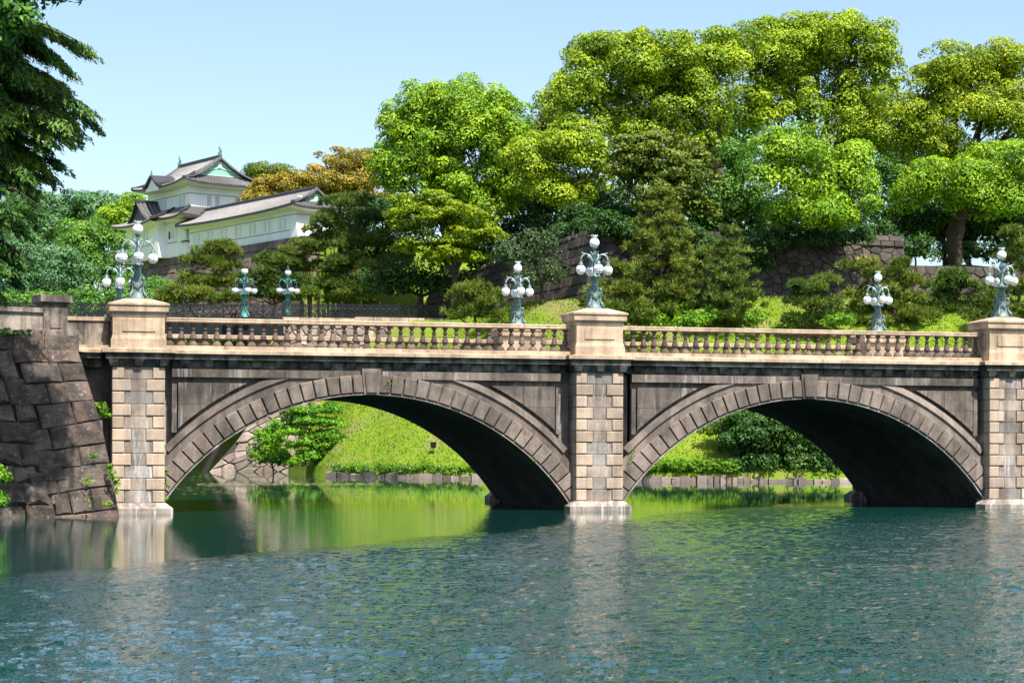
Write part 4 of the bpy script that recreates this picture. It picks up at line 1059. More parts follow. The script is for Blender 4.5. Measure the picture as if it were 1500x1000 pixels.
def gable(root, p, q0, q1, zb, zt, out, mat='copper'):
    cqq = (q0 + q1) / 2; nn = 8
    def edge(t, s_): return (p, cqq + s_ * (q1 - q0) / 2 * (1 - t), zb + (zt - zb) * (t ** 1.25))
    mb = CB(); pts = [cm(*edge(i / nn, -1)) for i in range(nn + 1)] + [cm(*edge(i / nn, 1)) for i in range(nn - 1, -1, -1)]
    mb.add(pts, [tuple(range(len(pts)))]); g = mb.build('gable', M[mat], root, cas_o)
    for s_ in (-1, 1):
        for (o2, w, mt, nm, sh) in ((0.06, 0.2, 'copper_pale', 'bargeboard', 0.1), (0.28, 0.34, 'tile_rib', 'verge_tiles', -0.28), (0.4, 0.12, 'tile_dark', 'verge_edge', -0.05)):
            m2 = CB(); vs = []
            for i in range(nn + 1):
                e = edge(i / nn, s_); e = (e[0], cqq + (e[1] - cqq) * 1.02, e[2])
                vs += [cm(e[0] - out * o2, e[1], e[2] - sh), cm(e[0] - out * o2, e[1], e[2] - sh - w), cm(e[0] + out * 0.3, e[1], e[2] - sh - w), cm(e[0] + out * 0.3, e[1], e[2] - sh)]
            fs = [(4*i+j, 4*i+(j+1) % 4, 4*i+4+(j+1) % 4, 4*i+4+j) for i in range(nn) for j in range(4)] + [(0, 1, 2, 3)]
            m2.add(vs, fs); m2.build(nm, M[mt], root, cas_o)
    if mat == 'copper':
        m2 = CB(); m2.cbox(p - 0.1 * out, p, cqq - 0.25, cqq + 0.25, zt - 1.0, zt - 0.35); m2.build('gable_crest', M['copper_pale'], root, cas_o)
        m2 = CB(); m2.cbox(p - 0.12 * out, p, q0 + 0.35, q1 - 0.35, zb, zb + 0.12); m2.build('gable_sill', M['copper_pale'], root, cas_o)
        for s_ in (-1, 1):
            m2 = CB(); m2.add([cm(p - .06 * out, cqq + s_ * .2, zt - .85), cm(p - .06 * out, cqq + s_ * 1.9, zb + .5), cm(p - .06 * out, cqq + s_ * 2.1, zb + .42), cm(p - .06 * out, cqq + s_ * .2, zt - 1.05)], [(0, 1, 2, 3)]); m2.build('gable_trim', M['copper_pale'], root, cas_o)
    return g
gable(tur, U0 + 0.3, V0 + 0.7, V1 - 0.7, gz - 0.1, rz - 0.1, 1)
gable(tur, U1 - 0.3, V0 + 0.7, V1 - 0.7, gz - 0.1, rz - 0.1, -1)
ridge(tur, (U1 - 0.2, cq, rz - 0.12), (U0 + 0.1, cq, rz - 0.12), 0.4, 0.5)
finial(tur, U0 + 0.25, cq, rz + 0.3, 0.95); finial(tur, U1 - 0.25, cq, rz + 0.3, 0.95)
for (p_, q_, pe, qe) in ((U0 + .4, V0 + .8, U0 - ov, V0 - ov), (U1 - .4, V0 + .8, U1 + ov, V0 - ov), (U0 + .4, V1 - .8, U0 - ov, V1 + ov)):
    ridge(tur, (p_, q_, gz + .05), (pe, qe, ez + 0.32), 0.3, 0.28, 'hip_ridge', sag=0.12)
# wavy hood gable in the middle of the left eave
kh = CB(); nk = 12; kp = (U0 + U1) / 2 + 0.9; kw = 2.0
def kz(s_): return 1.15 * math.exp(-(s_ / 0.62) ** 2 * 1.6)
vs = []
for i in range(nk + 1):
    s_ = -1 + 2 * i / nk
    for (qq, zz) in ((V0 - ov - 0.35, ez + 0.05), (V0 - ov - 0.35, ez + 0.32), (V0 + 0.8, ez + 0.75), (V0 + 0.8, ez - 0.1)):
        vs.append(cm(kp + s_ * kw, qq, zz + kz(s_) * (0.9 if qq < V0 else 0.6)))
kh.add(vs, [(4*i+j, 4*i+(j+1) % 4, 4*i+4+(j+1) % 4, 4*i+4+j) for i in range(nk) for j in range(4)] + [(0, 1, 2, 3), tuple(4*nk + j for j in range(4))]); kh.build('hood_gable', M['tile_dark'], tur, cas_o)
kf = CB(); vs = [cm(kp + (-1 + 2 * i / nk) * kw * .8, V0 - ov - 0.1, ez - 0.05 + kz(-1 + 2 * i / nk) * .9) for i in range(nk + 1)] + [cm(kp + kw * .8, V0 - ov - .1, ez - .35), cm(kp - kw * .8, V0 - ov - .1, ez - .35)]
kf.add(vs, [tuple(range(len(vs)))]); kf.build('hood_face', M['plaster'], tur, cas_o)
finial(tur, kp, V0 - ov - 0.2, ez + 1.35, 0.55)
# lower roof: skirts round the lower storey
lz = 3.95; lo = 1.25; wz = 5.35
roof_slope(tur, (-lo, -lo, lz + .1), (-lo, 9.4 + lo, lz + .1), (U0, V0, wz), (U0, V1, wz), 0.2, 0.35)
roof_slope(tur, (4.2, -lo, lz + .1), (-lo, -lo, lz + .1), (4.2, V0, wz), (U0, V0, wz), 0.2, 0.25)
roof_slope(tur, (12.4 + lo, -1 - lo, lz - .2), (3.7, -1 - lo, lz - .2), (12.4, V0, wz), (4.4, V0, wz), 0.2, 0.3)
ridge(tur, (U0 + .05, V0 + .05, wz), (-lo, -lo, lz + 0.42), 0.3, 0.25, 'hip_ridge', sag=.1)
ridge(tur, (4.3, V0 - .1, wz), (3.7, -1 - lo, lz + 0.1), 0.3, 0.25, 'hip_ridge', sag=.1)
# steep gable on the bay roof
gp = 8.6; gw = 2.5; gt = 6.35
for s_ in (-1, 1):
    e0 = (gp + s_ * gw, -1.5, 4.05); e1 = (gp + s_ * gw, V0, 4.5)
    if s_ > 0: roof_slope(tur, e1, e0, (gp, V0, gt), (gp, -1.7, gt), 0.25, 0.1, under=False)
    else: roof_slope(tur, e0, e1, (gp, -1.7, gt), (gp, V0, gt), 0.25, 0.1, under=False)
g = CB(); g.add([cm(gp - gw, -1.35, 4.1), cm(gp + gw, -1.35, 4.1), cm(gp + 1.0, -1.35, 4.95), cm(gp, -1.35, gt - .1), cm(gp - 1.0, -1.35, 4.95)], [(0, 1, 2, 3, 4)]); g.build('gable', M['tile_dark'], tur, cas_o)
ridge(tur, (gp, -1.75, gt - .1), (gp, V0, gt - .1), 0.32, 0.32)

wing = thing('castle_wing', tuple(cas_o), 'long white single storey castle wing with tiled roof running out from the turret', 'building')
WL = 23.6; WQ = 4.6
b = CB(); b.cbox(-WL, -0.9, 0.0, WQ, 0, 3.0); b.build('wall', M['plaster'], wing, cas_o)
b = CB(); b.cbox(-WL - 0.03, -0.9, -0.03, WQ, 0.75, 0.82); b.cbox(-WL - .03, -0.9, -.03, WQ, 2.2, 2.26); b.build('wall_moulding', M['louvre'], wing, cas_o)
fb = CB(); fb.frustum((-WL - 0.6, -WL + 1, -0.12, WQ), 0, (-WL - .01, -WL + 1, -.01, WQ), 1.7, lambda t: cm(*t)); fb.build('flared_foot', M['plaster'], wing, cas_o)
windows(wing, lambda k, o, z: cm(-k, 0.0 - o, z), [2.0 + 3.05 * i for i in range(7)], 1.0, 2.05, 0.4, 0.5)
wo = 1.0; we = 2.85; wr = 4.75
roof_slope(wing, (0.4, -wo, we), (-WL - wo, -wo, we), (-0.4, WQ / 2, wr), (-WL + 0.3, WQ / 2, wr), 0.15, 0.25, 0.36)
roof_slope(wing, (-WL - wo, WQ + wo, we), (0.4, WQ + wo, we), (-WL + .3, WQ / 2, wr), (-0.4, WQ / 2, wr), 0.15, 0.25, 0.36)
roof_slope(wing, (-WL - wo, -wo, we), (-WL - wo, WQ + wo, we), (-WL + 0.3, 0.9, 3.65), (-WL + 0.3, WQ - 0.9, 3.65), 0.15, 0.25, 0.36)
ridge(wing, (-0.2, WQ / 2, wr - .1), (-WL + 0.1, WQ / 2, wr - .1), 0.4, 0.45)
gable(wing, -WL + 0.25, 0.6, WQ - 0.6, 3.55, wr - .1, 1)
ridge(wing, (-WL + .35, .85, 3.7), (-WL - wo, -wo, we + .3), 0.26, 0.24, 'hip_ridge', sag=.06)
ridge(wing, (-0.6, WQ / 2 - .4, wr - .2), (0.35, -wo, we + .2), 0.26, 0.24, 'hip_ridge', sag=.06)
b = CB(); b.cbox(-0.9, -0.1, -0.35, 0.5, 0, 1.35); b.build('low_wall', M['plaster'], wing, cas_o)
b = CB(); b.cbox(-1.0, 0.0, -0.5, 0.6, 1.35, 1.5); b.build('low_wall_coping', M['tile_dark'], wing, cas_o)

# ================================================================== VEGETATION
def cdir(v):
    """camera-aligned vectors (right, away, up) -> world"""
    v = np.asarray(v, float); o = np.empty_like(v)
    o[..., 0] = CY * v[..., 0] + SY * v[..., 1]; o[..., 1] = -SY * v[..., 0] + CY * v[..., 1]; o[..., 2] = v[..., 2]
    return o
def unit(v): return v / (np.linalg.norm(v, axis=-1, keepdims=True) + 1e-9)
def leaves(c, nrm, s, tint, rng, asp=0.55, droop=None):
    """rhombic, slightly folded leaves at c facing nrm"""
    n = len(c); r = rng.normal(size=(n, 3)) if droop is None else droop + 0.25 * rng.normal(size=(n, 3))
    t = unit(r - nrm * (r * nrm).sum(1, keepdims=True)); b = np.cross(nrm, t)
    s = s[:, None]
    v = np.stack([c - t * s - nrm * s * 0.12, c + b * s * asp, c + t * s - nrm * s * 0.2, c - b * s * asp], 1).reshape(-1, 3)
    f = np.arange(n * 4, dtype=np.int32).reshape(n, 4)
    return v, f, np.repeat(tint, 4)
def crown_mesh(name, lobes, org, leaf, dens, clump, seed, flat=0.75, fill=1.0, back=0.35, under=-0.45, mid=0.42, spread=0.30, sat=3):
    """leaf clumps over the lobes' skin, sparse big leaves inside, tinted darker as painted inner shade; lobes = (centre, (right, away, up) radii)"""
    rng = np.random.default_rng(seed); C = []; Nn = []; S_ = []; T = []
    allb = []
    for c, rad in lobes:                                  # knobbly outline: smaller lobes on each big one
        c = np.asarray(c, float); rad = np.asarray(rad, float); allb.append((c, rad * (0.9 if sat else 1.0)))
        for _ in range(sat):
            d = rng.normal(size=3); d[2] = abs(d[2]) * 0.8 - 0.1; d[1] -= 0.4; d = unit(d)
            allb.append((c + cdir(d * rad * 0.78), rad * rng.uniform(0.32, 0.5)))
    for c, rad in allb:
        c = np.asarray(c); rad = np.asarray(rad)
        A = 4 * math.pi * ((rad[0]*rad[1]) ** 1.6 / 3 + (rad[0]*rad[2]) ** 1.6 / 3 + (rad[1]*rad[2]) ** 1.6 / 3) ** (1 / 1.6)
        nc = max(5, int(fill * 2.2 * A / (math.pi * clump * clump)))
        d = unit(rng.normal(size=(nc, 3)))
        keep = (d[:, 2] > under) & ((d[:, 1] < 0.35) | (rng.random(nc) < back)); d = d[keep]; nc = len(d)
        if nc == 0: continue
        cc = c + cdir(d * rad * rng.uniform(0.7, 1.12, (nc, 1)))
        cr = clump * rng.uniform(0.65, 1.35, nc); ct = mid + rng.normal(size=nc) * 0.13
        out = cdir(d)
        nl = np.maximum(4, (dens * cr * cr).astype(int)); idx = np.repeat(np.arange(nc), nl); n = len(idx)
        v = unit(rng.normal(size=(n, 3)) + 0.45 * out[idx] + np.array((0, 0, 0.45)))
        rr = rng.uniform(0.35, 1.0, n) ** 0.35
        p = cc[idx] + v * (cr[idx] * rr)[:, None] * np.array((1, 1, flat))
        C.append(p); Nn.append(unit(v + 0.33 * rng.normal(size=(n, 3)) + np.array((0, 0, 0.15)))); S_.append(leaf * rng.uniform(0.6, 1.35, n)); T.append(ct[idx] + rng.normal(size=n) * spread * 0.5)
        ni = int(fill * 1.3 * A / (leaf * leaf * 16))
        v = unit(rng.normal(size=(ni, 3))); p = c + cdir(v * rad) * (rng.uniform(0.25, 0.72, (ni, 1)))
        C.append(p); Nn.append(unit(rng.normal(size=(ni, 3)))); S_.append(leaf * rng.uniform(1.4, 2.6, ni)); T.append(mid - 0.1 + rng.normal(size=ni) * 0.12)  # inner leaves get a darker tint: crown shade put into the colour
    C = np.concatenate(C); Nn = np.concatenate(Nn); S_ = np.concatenate(S_); T = np.concatenate(T)
    v, f, t = leaves(C, Nn, S_, T, rng)
    return np_mesh(name, v - np.asarray(org), f, t)
def lobes_px(spec, zc, depth=0.85):
    out = []
    for l in spec:
        u, v, ru, rv = l[:4]; dz = l[4] if len(l) > 4 else 0.0
        k = (zc + dz) / F_PX; rx, rz = ru * k, rv * k
        out.append((P(u, v, zc + dz), (rx, depth * (rx + rz) / 2, rz)))
    return out
def limb(mb, a, b, r0, r1, rng, n=5, wig=0.06, sagz=0.0):
    a, b = np.asarray(a, float), np.asarray(b, float); L = np.linalg.norm(b - a); pts = []
    for i in range(n + 1):
        k = i / n; w = math.sin(math.pi * k) * wig * L
        pts.append(a + (b - a) * k + w * rng.normal(size=3) * 0.5 + np.array((0, 0, sagz * L * 4 * k * (1 - k))))
    mb.tube(pts, [r0 + (r1 - r0) * i / n for i in range(n + 1)], 7)
    return pts
def base_at(u, zc, lift=0.0):
    xc = XC(u, zc); return W(xc, zc, float(ground(xc, zc)) - 0.1 + lift)
def broadleaf(name, label, spec, zc, ub, mat, leaf=0.13, dens=152, clump=1.15, seed=1, group=None, bark='bark', base=None, trunk=0.32, cat='tree', fork=None, **kw):
    lob = lobes_px(spec, zc); org = base_at(ub, zc) if base is None else np.asarray(base)
    t = thing(name, tuple(org), label, cat, group); rng = np.random.default_rng(seed + 77)
    cen = np.mean([l[0] for l in lob], 0); mb = MB()
    lowz = min(l[0][2] for l in lob)
    if fork is None: fork = np.array((org[0] * .75 + cen[0] * .25, org[1] * .75 + cen[1] * .25, org[2] + max(0.5, (lowz - org[2]) * 0.75)))
    limb(mb, org - np.array((0, 0, .3)), fork, trunk, trunk * 0.75, rng)
    for c, r in lob:
        e = c + np.array((0, 0, r[2] * 0.35)); pts = limb(mb, fork, e, trunk * 0.55, trunk * 0.13, rng, 6, 0.09)
        for j in range(3):
            d = rng.normal(size=3); d[2] = abs(d[2]); d = unit(d) * np.mean(r) * 0.75
            limb(mb, pts[3 + j % 2], pts[4] + d, trunk * 0.22, trunk * 0.05, rng, 4)
    mb.build('trunk', M[bark], t, org)
    link('crown', crown_mesh('crown', lob, org, leaf, dens, clump, seed, **kw), M[mat], t)
    return t

def tuft_mesh(name, C, Dn, size, tint, org, rng, k=9, spread=0.75, wid=0.09):
    """needle tufts: k thin blades fanning round Dn"""
    n = len(C); idx = np.repeat(np.arange(n), k); N_ = len(idx)
    d = unit(Dn[idx] + spread * rng.normal(size=(N_, 3)))
    s = size[idx] * rng.uniform(0.7, 1.25, N_)
    side = unit(np.cross(d, rng.normal(size=(N_, 3)))) * (s * wid)[:, None]
    a = C[idx]; v = np.stack([a - side, a + side, a + d * s[:, None]], 1).reshape(-1, 3)
    f = np.arange(N_ * 3, dtype=np.int32).reshape(N_, 3)
    return np_mesh(name, v - np.asarray(org), f, np.repeat(tint[idx] + rng.normal(size=N_) * 0.13, 3))
def pine(name, label, pads, zc, ub, vb, seed, mat='pine', dens=46, size=0.40, group=None, fat=1.15, trunk=0.2):
    """cloud-pruned pine: flat needle pads on a crooked trunk"""
    rng = np.random.default_rng(seed); lob = lobes_px([(a, b, c * fat, d * fat) for a, b, c, d in pads], zc, 0.95); org = base_at(ub, zc)
    if vb is not None: 
        org2 = P(ub, vb, zc); org = np.array((org2[0], org2[1], min(org2[2], org[2])))
    t = thing(name, tuple(org), label, 'tree', group)
    C = []; D = []; S_ = []; T = []; mb = MB()
    top = max(lob, key=lambda l: l[0][2])[0]
    tp = limb(mb, org - np.array((0, 0, .3)), top - np.array((0, 0, .2)), trunk, trunk * 0.25, rng, 8, 0.05)
    for c, r in lob:
        rx, ry, rz = r
        n = int(dens * (rx * ry * 2.2 + rx * rz * 2.5)); 
        sub = max(3, int(rx * ry * 1.6 + 2)); sc = unit(rng.normal(size=(sub, 3))) * rng.uniform(0.2, 0.95, (sub, 1))
        sc = np.asarray(c) + cdir(sc * np.array((rx, ry, rz * 0.8)))
        sr = 0.5 * min(rx, 1.7) * rng.uniform(0.7, 1.3, sub); st = 0.45 + 0.12 * rng.normal(size=sub)
        i = rng.integers(0, sub, n)
        v = rng.normal(size=(n, 3)); v[:, 2] = np.abs(v[:, 2]) * 0.9 - 0.25; v = unit(v)
        p = sc[i] + v * sr[i][:, None] * np.array((1, 1, 0.62)) * rng.uniform(0.6, 1, (n, 1))
        C.append(p); D.append(unit(v + np.array((0, 0, 0.7)))); S_.append(size * rng.uniform(0.7, 1.2, n)); T.append(st[i])
        j = min(range(len(tp)), key=lambda q: abs(tp[q][2] - (c[2] - 0.6)))
        limb(mb, tp[j], np.asarray(c) - np.array((0, 0, rz * 0.6)), trunk * 0.42, trunk * 0.12, rng, 5, 0.08)
        for q in sc[:6]: limb(mb, np.asarray(c) - np.array((0, 0, rz * 0.6)), q - np.array((0, 0, .1)), trunk * .12, 0.02, rng, 3)
    mb.build('trunk', M['bark_red'], t, org)
    C = np.concatenate(C); D = np.concatenate(D)
    link('crown', tuft_mesh('crown', C, D, np.concatenate(S_), np.concatenate(T), org, rng), M[mat], t)
    return t
def cone_pine(label, u, v0, v1, hw, zc, seed, mat='pine', group=None, size=0.32):
    """young upright pine: whorls of upswept branches ending in needle tufts"""
    rng = np.random.default_rng(seed); k = zc / F_PX; top = P(u, v0, zc); org = base_at(u, zc); b2 = P(u, v1, zc)
    org = np.array((b2[0], b2[1], min(org[2], b2[2]))); H = top[2] - org[2]; t = thing('pine_tree', tuple(org), label, 'tree', group)
    mb = MB(); limb(mb, org - np.array((0, 0, .3)), top, 0.2, 0.03, rng, 8, 0.015)
    C = []; D = []; z = 0.1 * H; w = 0
    while z < H * 0.99:
        f = z / H; R = hw * k * (1 - f) ** 0.75 * rng.uniform(0.8, 1.12) * (0.75 if f < 0.16 else 1) + 0.15
        nb = 6 if f < 0.7 else 5
        for j in range(nb):
            a = 2 * math.pi * (j + rng.uniform(-.25, .25)) / nb + w; e = np.array((math.cos(a) * R, math.sin(a) * R, 0.34 * R + 0.1)) * rng.uniform(.55, 1.15)
            s0 = org + np.array((top[0] - org[0], top[1] - org[1], 0)) * f + np.array((0, 0, z)); e = s0 + e
            limb(mb, s0, e, 0.05, 0.015, rng, 3, 0.04, -0.06)
            ncl = max(2, int(1.5 + 2.4 * R)); cq_ = np.sqrt(rng.uniform(0.15, 1.0, ncl)); cl = s0 + (e - s0) * cq_[:, None] + rng.normal(size=(ncl, 3)) * np.array((1, 1, 0.3)) * 0.26 * R
            m = ncl * 11; p = np.repeat(cl, 11, 0) + rng.normal(size=(m, 3)) * np.array((1, 1, 0.6)) * 0.15; C.append(p); D.append(unit((e - s0) * 0.5 / max(R, .2) + np.array((0, 0, 0.75)) + 0.3 * rng.normal(size=(m, 3))))
        z += H * 0.1 * rng.uniform(0.85, 1.15); w += 0.7
    mb.build('trunk', M['bark_red'], t, org)
    C = np.concatenate(C); D = np.concatenate(D); n = len(C)
    link('crown', tuft_mesh('crown', C, D, np.full(n, size), 0.5 + 0.14 * rng.normal(size=n), org, rng, 8), M[mat], t)

# ---------------- big trees on the hill
HG = 'broadleaf trees on the hill'
broadleaf('camphor_tree', 'tallest spreading yellow green camphor tree with open sky gaps, above the olive domed tree',
          [(905,125,85,70),(965,88,75,42),(850,165,48,52),(1000,150,68,62),(930,195,58,36),(1045,92,55,42),(880,85,40,35),(1030,205,40,35)], 166, 1085, 'camphor', seed=2, group=HG, trunk=0.5)
broadleaf('camphor_tree', 'broad yellow green camphor tree with dark limbs showing, topping the rubble wall',
          [(1125,88,72,52),(1235,78,78,46),(1180,150,80,62),(1285,145,52,62),(1105,165,46,52),(1300,205,42,50),(1235,205,58,46),(1165,75,60,40),(1195,45,45,18)], 171, 1190, 'camphor', seed=3, group=HG, trunk=0.5, fill=0.9)
broadleaf('camphor_tree', 'low rounded bright green camphor crown hanging over the rubble wall top',
          [(1165,260,52,56),(1232,290,48,52),(1190,318,58,34),(1140,225,36,36),(1260,255,30,35)], 148.5, 1200, 'camphor_b', seed=4, base=base_at(1200, 156), group=HG, trunk=0.35)
broadleaf('camphor_tree', 'golden tipped camphor tree with layered clumps over the lower grassed wall',
          [(1400,108,72,42),(1475,98,60,34),(1365,150,46,44),(1445,165,72,50),(1348,190,36,36),(1505,190,50,56),(1380,225,50,30)], 170, 1395, 'camphor_y', seed=5, group=HG, trunk=0.5, fill=1.05)
broadleaf('camphor_tree', 'fresh green camphor crown low beside the lower grassed wall',
          [(1395,275,70,44),(1470,255,55,45),(1345,285,30,40),(1440,300,55,40),(1510,290,40,50)], 166, 1400, 'camphor_b', seed=6, group=HG, trunk=0.35, fill=1.0)
broadleaf('camphor_tree', 'bright camphor crown with knobbly lobes beside the domed olive tree',
          [(840,222,56,42),(790,250,40,48),(880,255,34,42),(815,285,44,30)], 163, 845, 'camphor', seed=7, group=HG, trunk=0.3)
broadleaf('domed_tree', 'dense olive green dome shaped tree of layered leaf clumps',
          [(970,232,70,40),(925,258,45,34),(1012,262,46,44),(968,290,66,44),(1020,310,36,30)], 152.5, 975, 'olive_leaf', seed=8, base=base_at(975, 155), group=HG, clump=0.8, dens=110, leaf=0.14, flat=0.5)
broadleaf('camphor_tree', 'big rounded fresh green tree standing alone between castle and camphor wood',
          [(660,195,88,62),(602,222,50,58),(722,195,50,58),(650,262,78,50),(738,262,32,60),(665,160,60,30),(575,255,30,36),(700,310,50,40)], 170, 665, 'camphor_b', seed=9, group=HG, trunk=0.5, fill=1.1)
broadleaf('maple_tree', 'yellow green maple with flat spreading layers below the big rounded tree',
          [(650,318,78,26),(600,334,34,20),(692,345,50,20),(640,362,62,18),(622,298,44,18),(670,378,46,12)], 163, 672, 'maple', seed=10, group=HG, clump=0.75, dens=120, leaf=0.14, flat=0.45)
broadleaf('leafy_tree', 'thin greyish olive tree showing behind the camphor crowns',
          [(800,178,28,36),(775,225,24,40),(768,280,24,44)], 176, 790, 'olive_leaf', seed=12, group=HG, fill=0.6)
for i, (sp, z_, ub, lab) in enumerate((
        ([(1378,328,56,40),(1330,325,26,44),(1420,345,30,30)], 176, 1385, 'dark shaded evergreen behind the lower grassed wall'),
        ([(1460,335,52,42),(1505,350,40,40)], 175, 1470, 'dark evergreen behind the last bronze lamp of the bridge'),
        ([(825,300,44,34),(870,300,30,28),(790,320,30,26)], 174, 830, 'dark shaded understorey tree above the receding ashlar wall'),
        ([(755,335,36,40),(720,350,34,40),(700,385,34,26)], 172, 745, 'dark shaded tree between the maple and the grey cherry'),
        ([(1075,300,42,44),(1045,330,36,34),(1110,330,36,30),(1085,245,34,40)], 153.5, 1085, 'mid green tree hanging over the rubble wall behind the upright pines'),
        ([(560,330,34,40),(590,370,30,30),(545,375,30,30),(522,318,34,28),(505,345,30,30)], 180, 560, 'dark green tree wedged between the big pine and the maple'),
        ([(620,412,44,26),(575,420,44,22),(660,420,30,16)], 167, 615, 'dark shaded bush like tree beneath the yellow green maple'))):
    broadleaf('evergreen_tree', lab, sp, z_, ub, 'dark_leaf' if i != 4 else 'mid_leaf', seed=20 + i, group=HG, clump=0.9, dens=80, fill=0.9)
for i, (u, v, ru, rv, zc, lab) in enumerate(((838,342,22,14,157,'small dark shrub at the ashlar wall top beside the middle lamp'),(850,322,30,20,160,'dark shrub above the ashlar wall nearest its corner'),(805,345,36,20,168,'dark shrub above the middle of the shaded ashlar wall'),(758,368,36,22,174,'dark shrub where the shaded ashlar wall ends behind the cherry'),(1010,345,40,16,156,'dark shrub on the wall top beside the thin upright pine'),(905,322,36,18,156,'dark shrub on the wall top above the ashlar corner'),(1105,350,44,14,158,'dark shrub on the wall top under the low camphor crown'),
        (1270,350,34,14,160,'dark shrub behind the squared wall blocks'),(1340,372,30,16,160,'dark shrub on the step down to the lower wall'),(1420,375,44,14,172,'dark hedge far back on the lower lawn'),(1490,376,40,14,172,'dark hedge behind the tall yellowish pine'),(960,338,34,14,157,'dark shrub on the wall top behind the tall upright pine'))):
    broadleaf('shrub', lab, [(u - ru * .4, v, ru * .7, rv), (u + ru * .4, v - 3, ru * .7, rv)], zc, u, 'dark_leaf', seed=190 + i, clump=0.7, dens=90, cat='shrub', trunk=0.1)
for i, (sp, zc, ub, lab) in enumerate((
        ([(895,338,34,20),(925,350,26,16)], 149.5, 900, 'dark ivy mass hanging over the ashlar corner'),
        ([(1000,352,34,24),(1030,368,26,26),(1015,395,24,18)], 149.5, 1005, 'dark ivy mass hanging down the rubble wall between the upright pines'),
        ([(1115,362,34,20),(1150,352,32,16),(1105,385,22,18)], 149.8, 1120, 'dark ivy mass hanging over the rubble wall beside the thin pine'),
        ([(1205,352,36,14),(1245,350,30,12)], 150.3, 1220, 'dark ivy fringe under the low camphor crown'))):
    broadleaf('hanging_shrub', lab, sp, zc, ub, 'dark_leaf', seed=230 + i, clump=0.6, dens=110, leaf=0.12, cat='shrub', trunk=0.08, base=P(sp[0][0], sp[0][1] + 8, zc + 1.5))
for i, (sp, zc, ub, lab) in enumerate((
        ([(1310,265,44,50),(1330,215,36,40),(1290,320,36,30)], 182, 1310, 'deep green tree closing the gap between the two camphor crowns'),
        ([(1060,255,50,50),(1085,200,40,40),(1040,310,40,34)], 184, 1060, 'deep green tree behind the tallest camphor trunk'),
        ([(1400,335,60,34),(1470,320,60,40),(1345,345,40,28)], 186, 1420, 'deep green wood edge behind the lower lawn'),
        ([(770,220,36,50),(800,290,40,40),(745,300,30,40)], 186, 775, 'deep green tree behind the lone rounded tree'),
        ([(900,310,50,30),(860,290,40,30),(950,325,40,24)], 176, 900, 'deep green tree behind the ashlar corner'),
        ([(1180,330,50,30),(1240,325,44,28),(1120,320,44,28)], 178, 1180, 'deep green tree behind the low camphor crown'))):
    broadleaf('evergreen_tree', lab, sp, zc, ub, 'mid_leaf', seed=250 + i, group=HG, dens=80)
CG = 'trees round the castle'
broadleaf('chinquapin_tree', 'golden brown flowering rounded tree behind the castle wing roof', [(500,242,50,25),(478,272,58,24),(540,268,30,30),(450,292,40,14),(525,295,40,16)], 200, 500, 'golden', seed=30, group=CG, clump=0.9, flat=0.6)
broadleaf('chinquapin_tree', 'smaller golden brown tree rising right behind the castle wing ridge', [(408,277,40,18),(380,292,28,16),(432,272,24,16)], 204, 410, 'golden', seed=31, group=CG, clump=0.8, flat=0.6)
broadleaf('leafy_tree', 'small pale green treetop peeking out behind the turret roof', [(393,256,28,12),(410,262,20,10)], 232, 395, 'olive_leaf', seed=32, group=CG)
broadleaf('leafy_tree', 'haze tinted blue green treetops on the skyline beside the castle', [(105,308,60,26),(50,330,56,40),(150,312,42,24),(90,350,60,36)], 262, 90, 'hazy_leaf', seed=33, group=CG, leaf=0.2, clump=1.2, dens=65)
broadleaf('leafy_tree', 'fresh green tree squeezed beside the turret eave', [(196,306,20,16),(170,325,30,22),(150,345,30,24)], 228, 190, 'camphor_b', seed=34, group=CG, clump=0.8)
broadleaf('evergreen_tree', 'rounded deep green tree in front of the turret platform', [(130,362,42,36),(162,400,34,30),(110,405,50,36),(180,425,34,18)], 188, 160, 'mid_leaf', seed=35, group=CG)
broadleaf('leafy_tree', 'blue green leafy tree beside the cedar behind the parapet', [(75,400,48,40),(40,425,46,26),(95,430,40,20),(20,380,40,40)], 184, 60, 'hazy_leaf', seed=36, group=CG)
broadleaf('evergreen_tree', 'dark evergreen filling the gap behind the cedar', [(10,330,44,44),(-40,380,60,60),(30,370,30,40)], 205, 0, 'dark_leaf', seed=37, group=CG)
broadleaf('leafy_tree', 'low bright green scrub along the foot of the castle platform', [(225,432,34,14),(255,436,30,10),(200,438,30,12)], 178, 225, 'mid_leaf', seed=38, group=CG, cat='shrub')
broadleaf('cherry_tree', 'grey green thin cherry tree with bare twigs by the ashlar wall', [(782,372,46,34),(745,378,26,22),(812,402,26,26),(775,410,34,20),(800,350,24,16)], 152, 795, 'grey_leaf', seed=39, fill=0.55, dens=60, clump=0.7, leaf=0.1, trunk=0.18)
for i, (u, v, ru, rv, zc, lab) in enumerate(((30,456,50,26,176,'low scrub behind the iron railing and the parapet panels'),(100,456,44,26,177,'low scrub behind the parapet post'),(150,454,34,24,178,'low scrub behind the low wall beside the first pedestal'))):
    broadleaf('shrub', lab, [(u - ru * .4, v, ru * .7, rv), (u + ru * .4, v - 3, ru * .7, rv)], zc, u, 'mid_leaf', seed=210 + i, clump=0.7, dens=90, cat='shrub', trunk=0.1, group=CG)
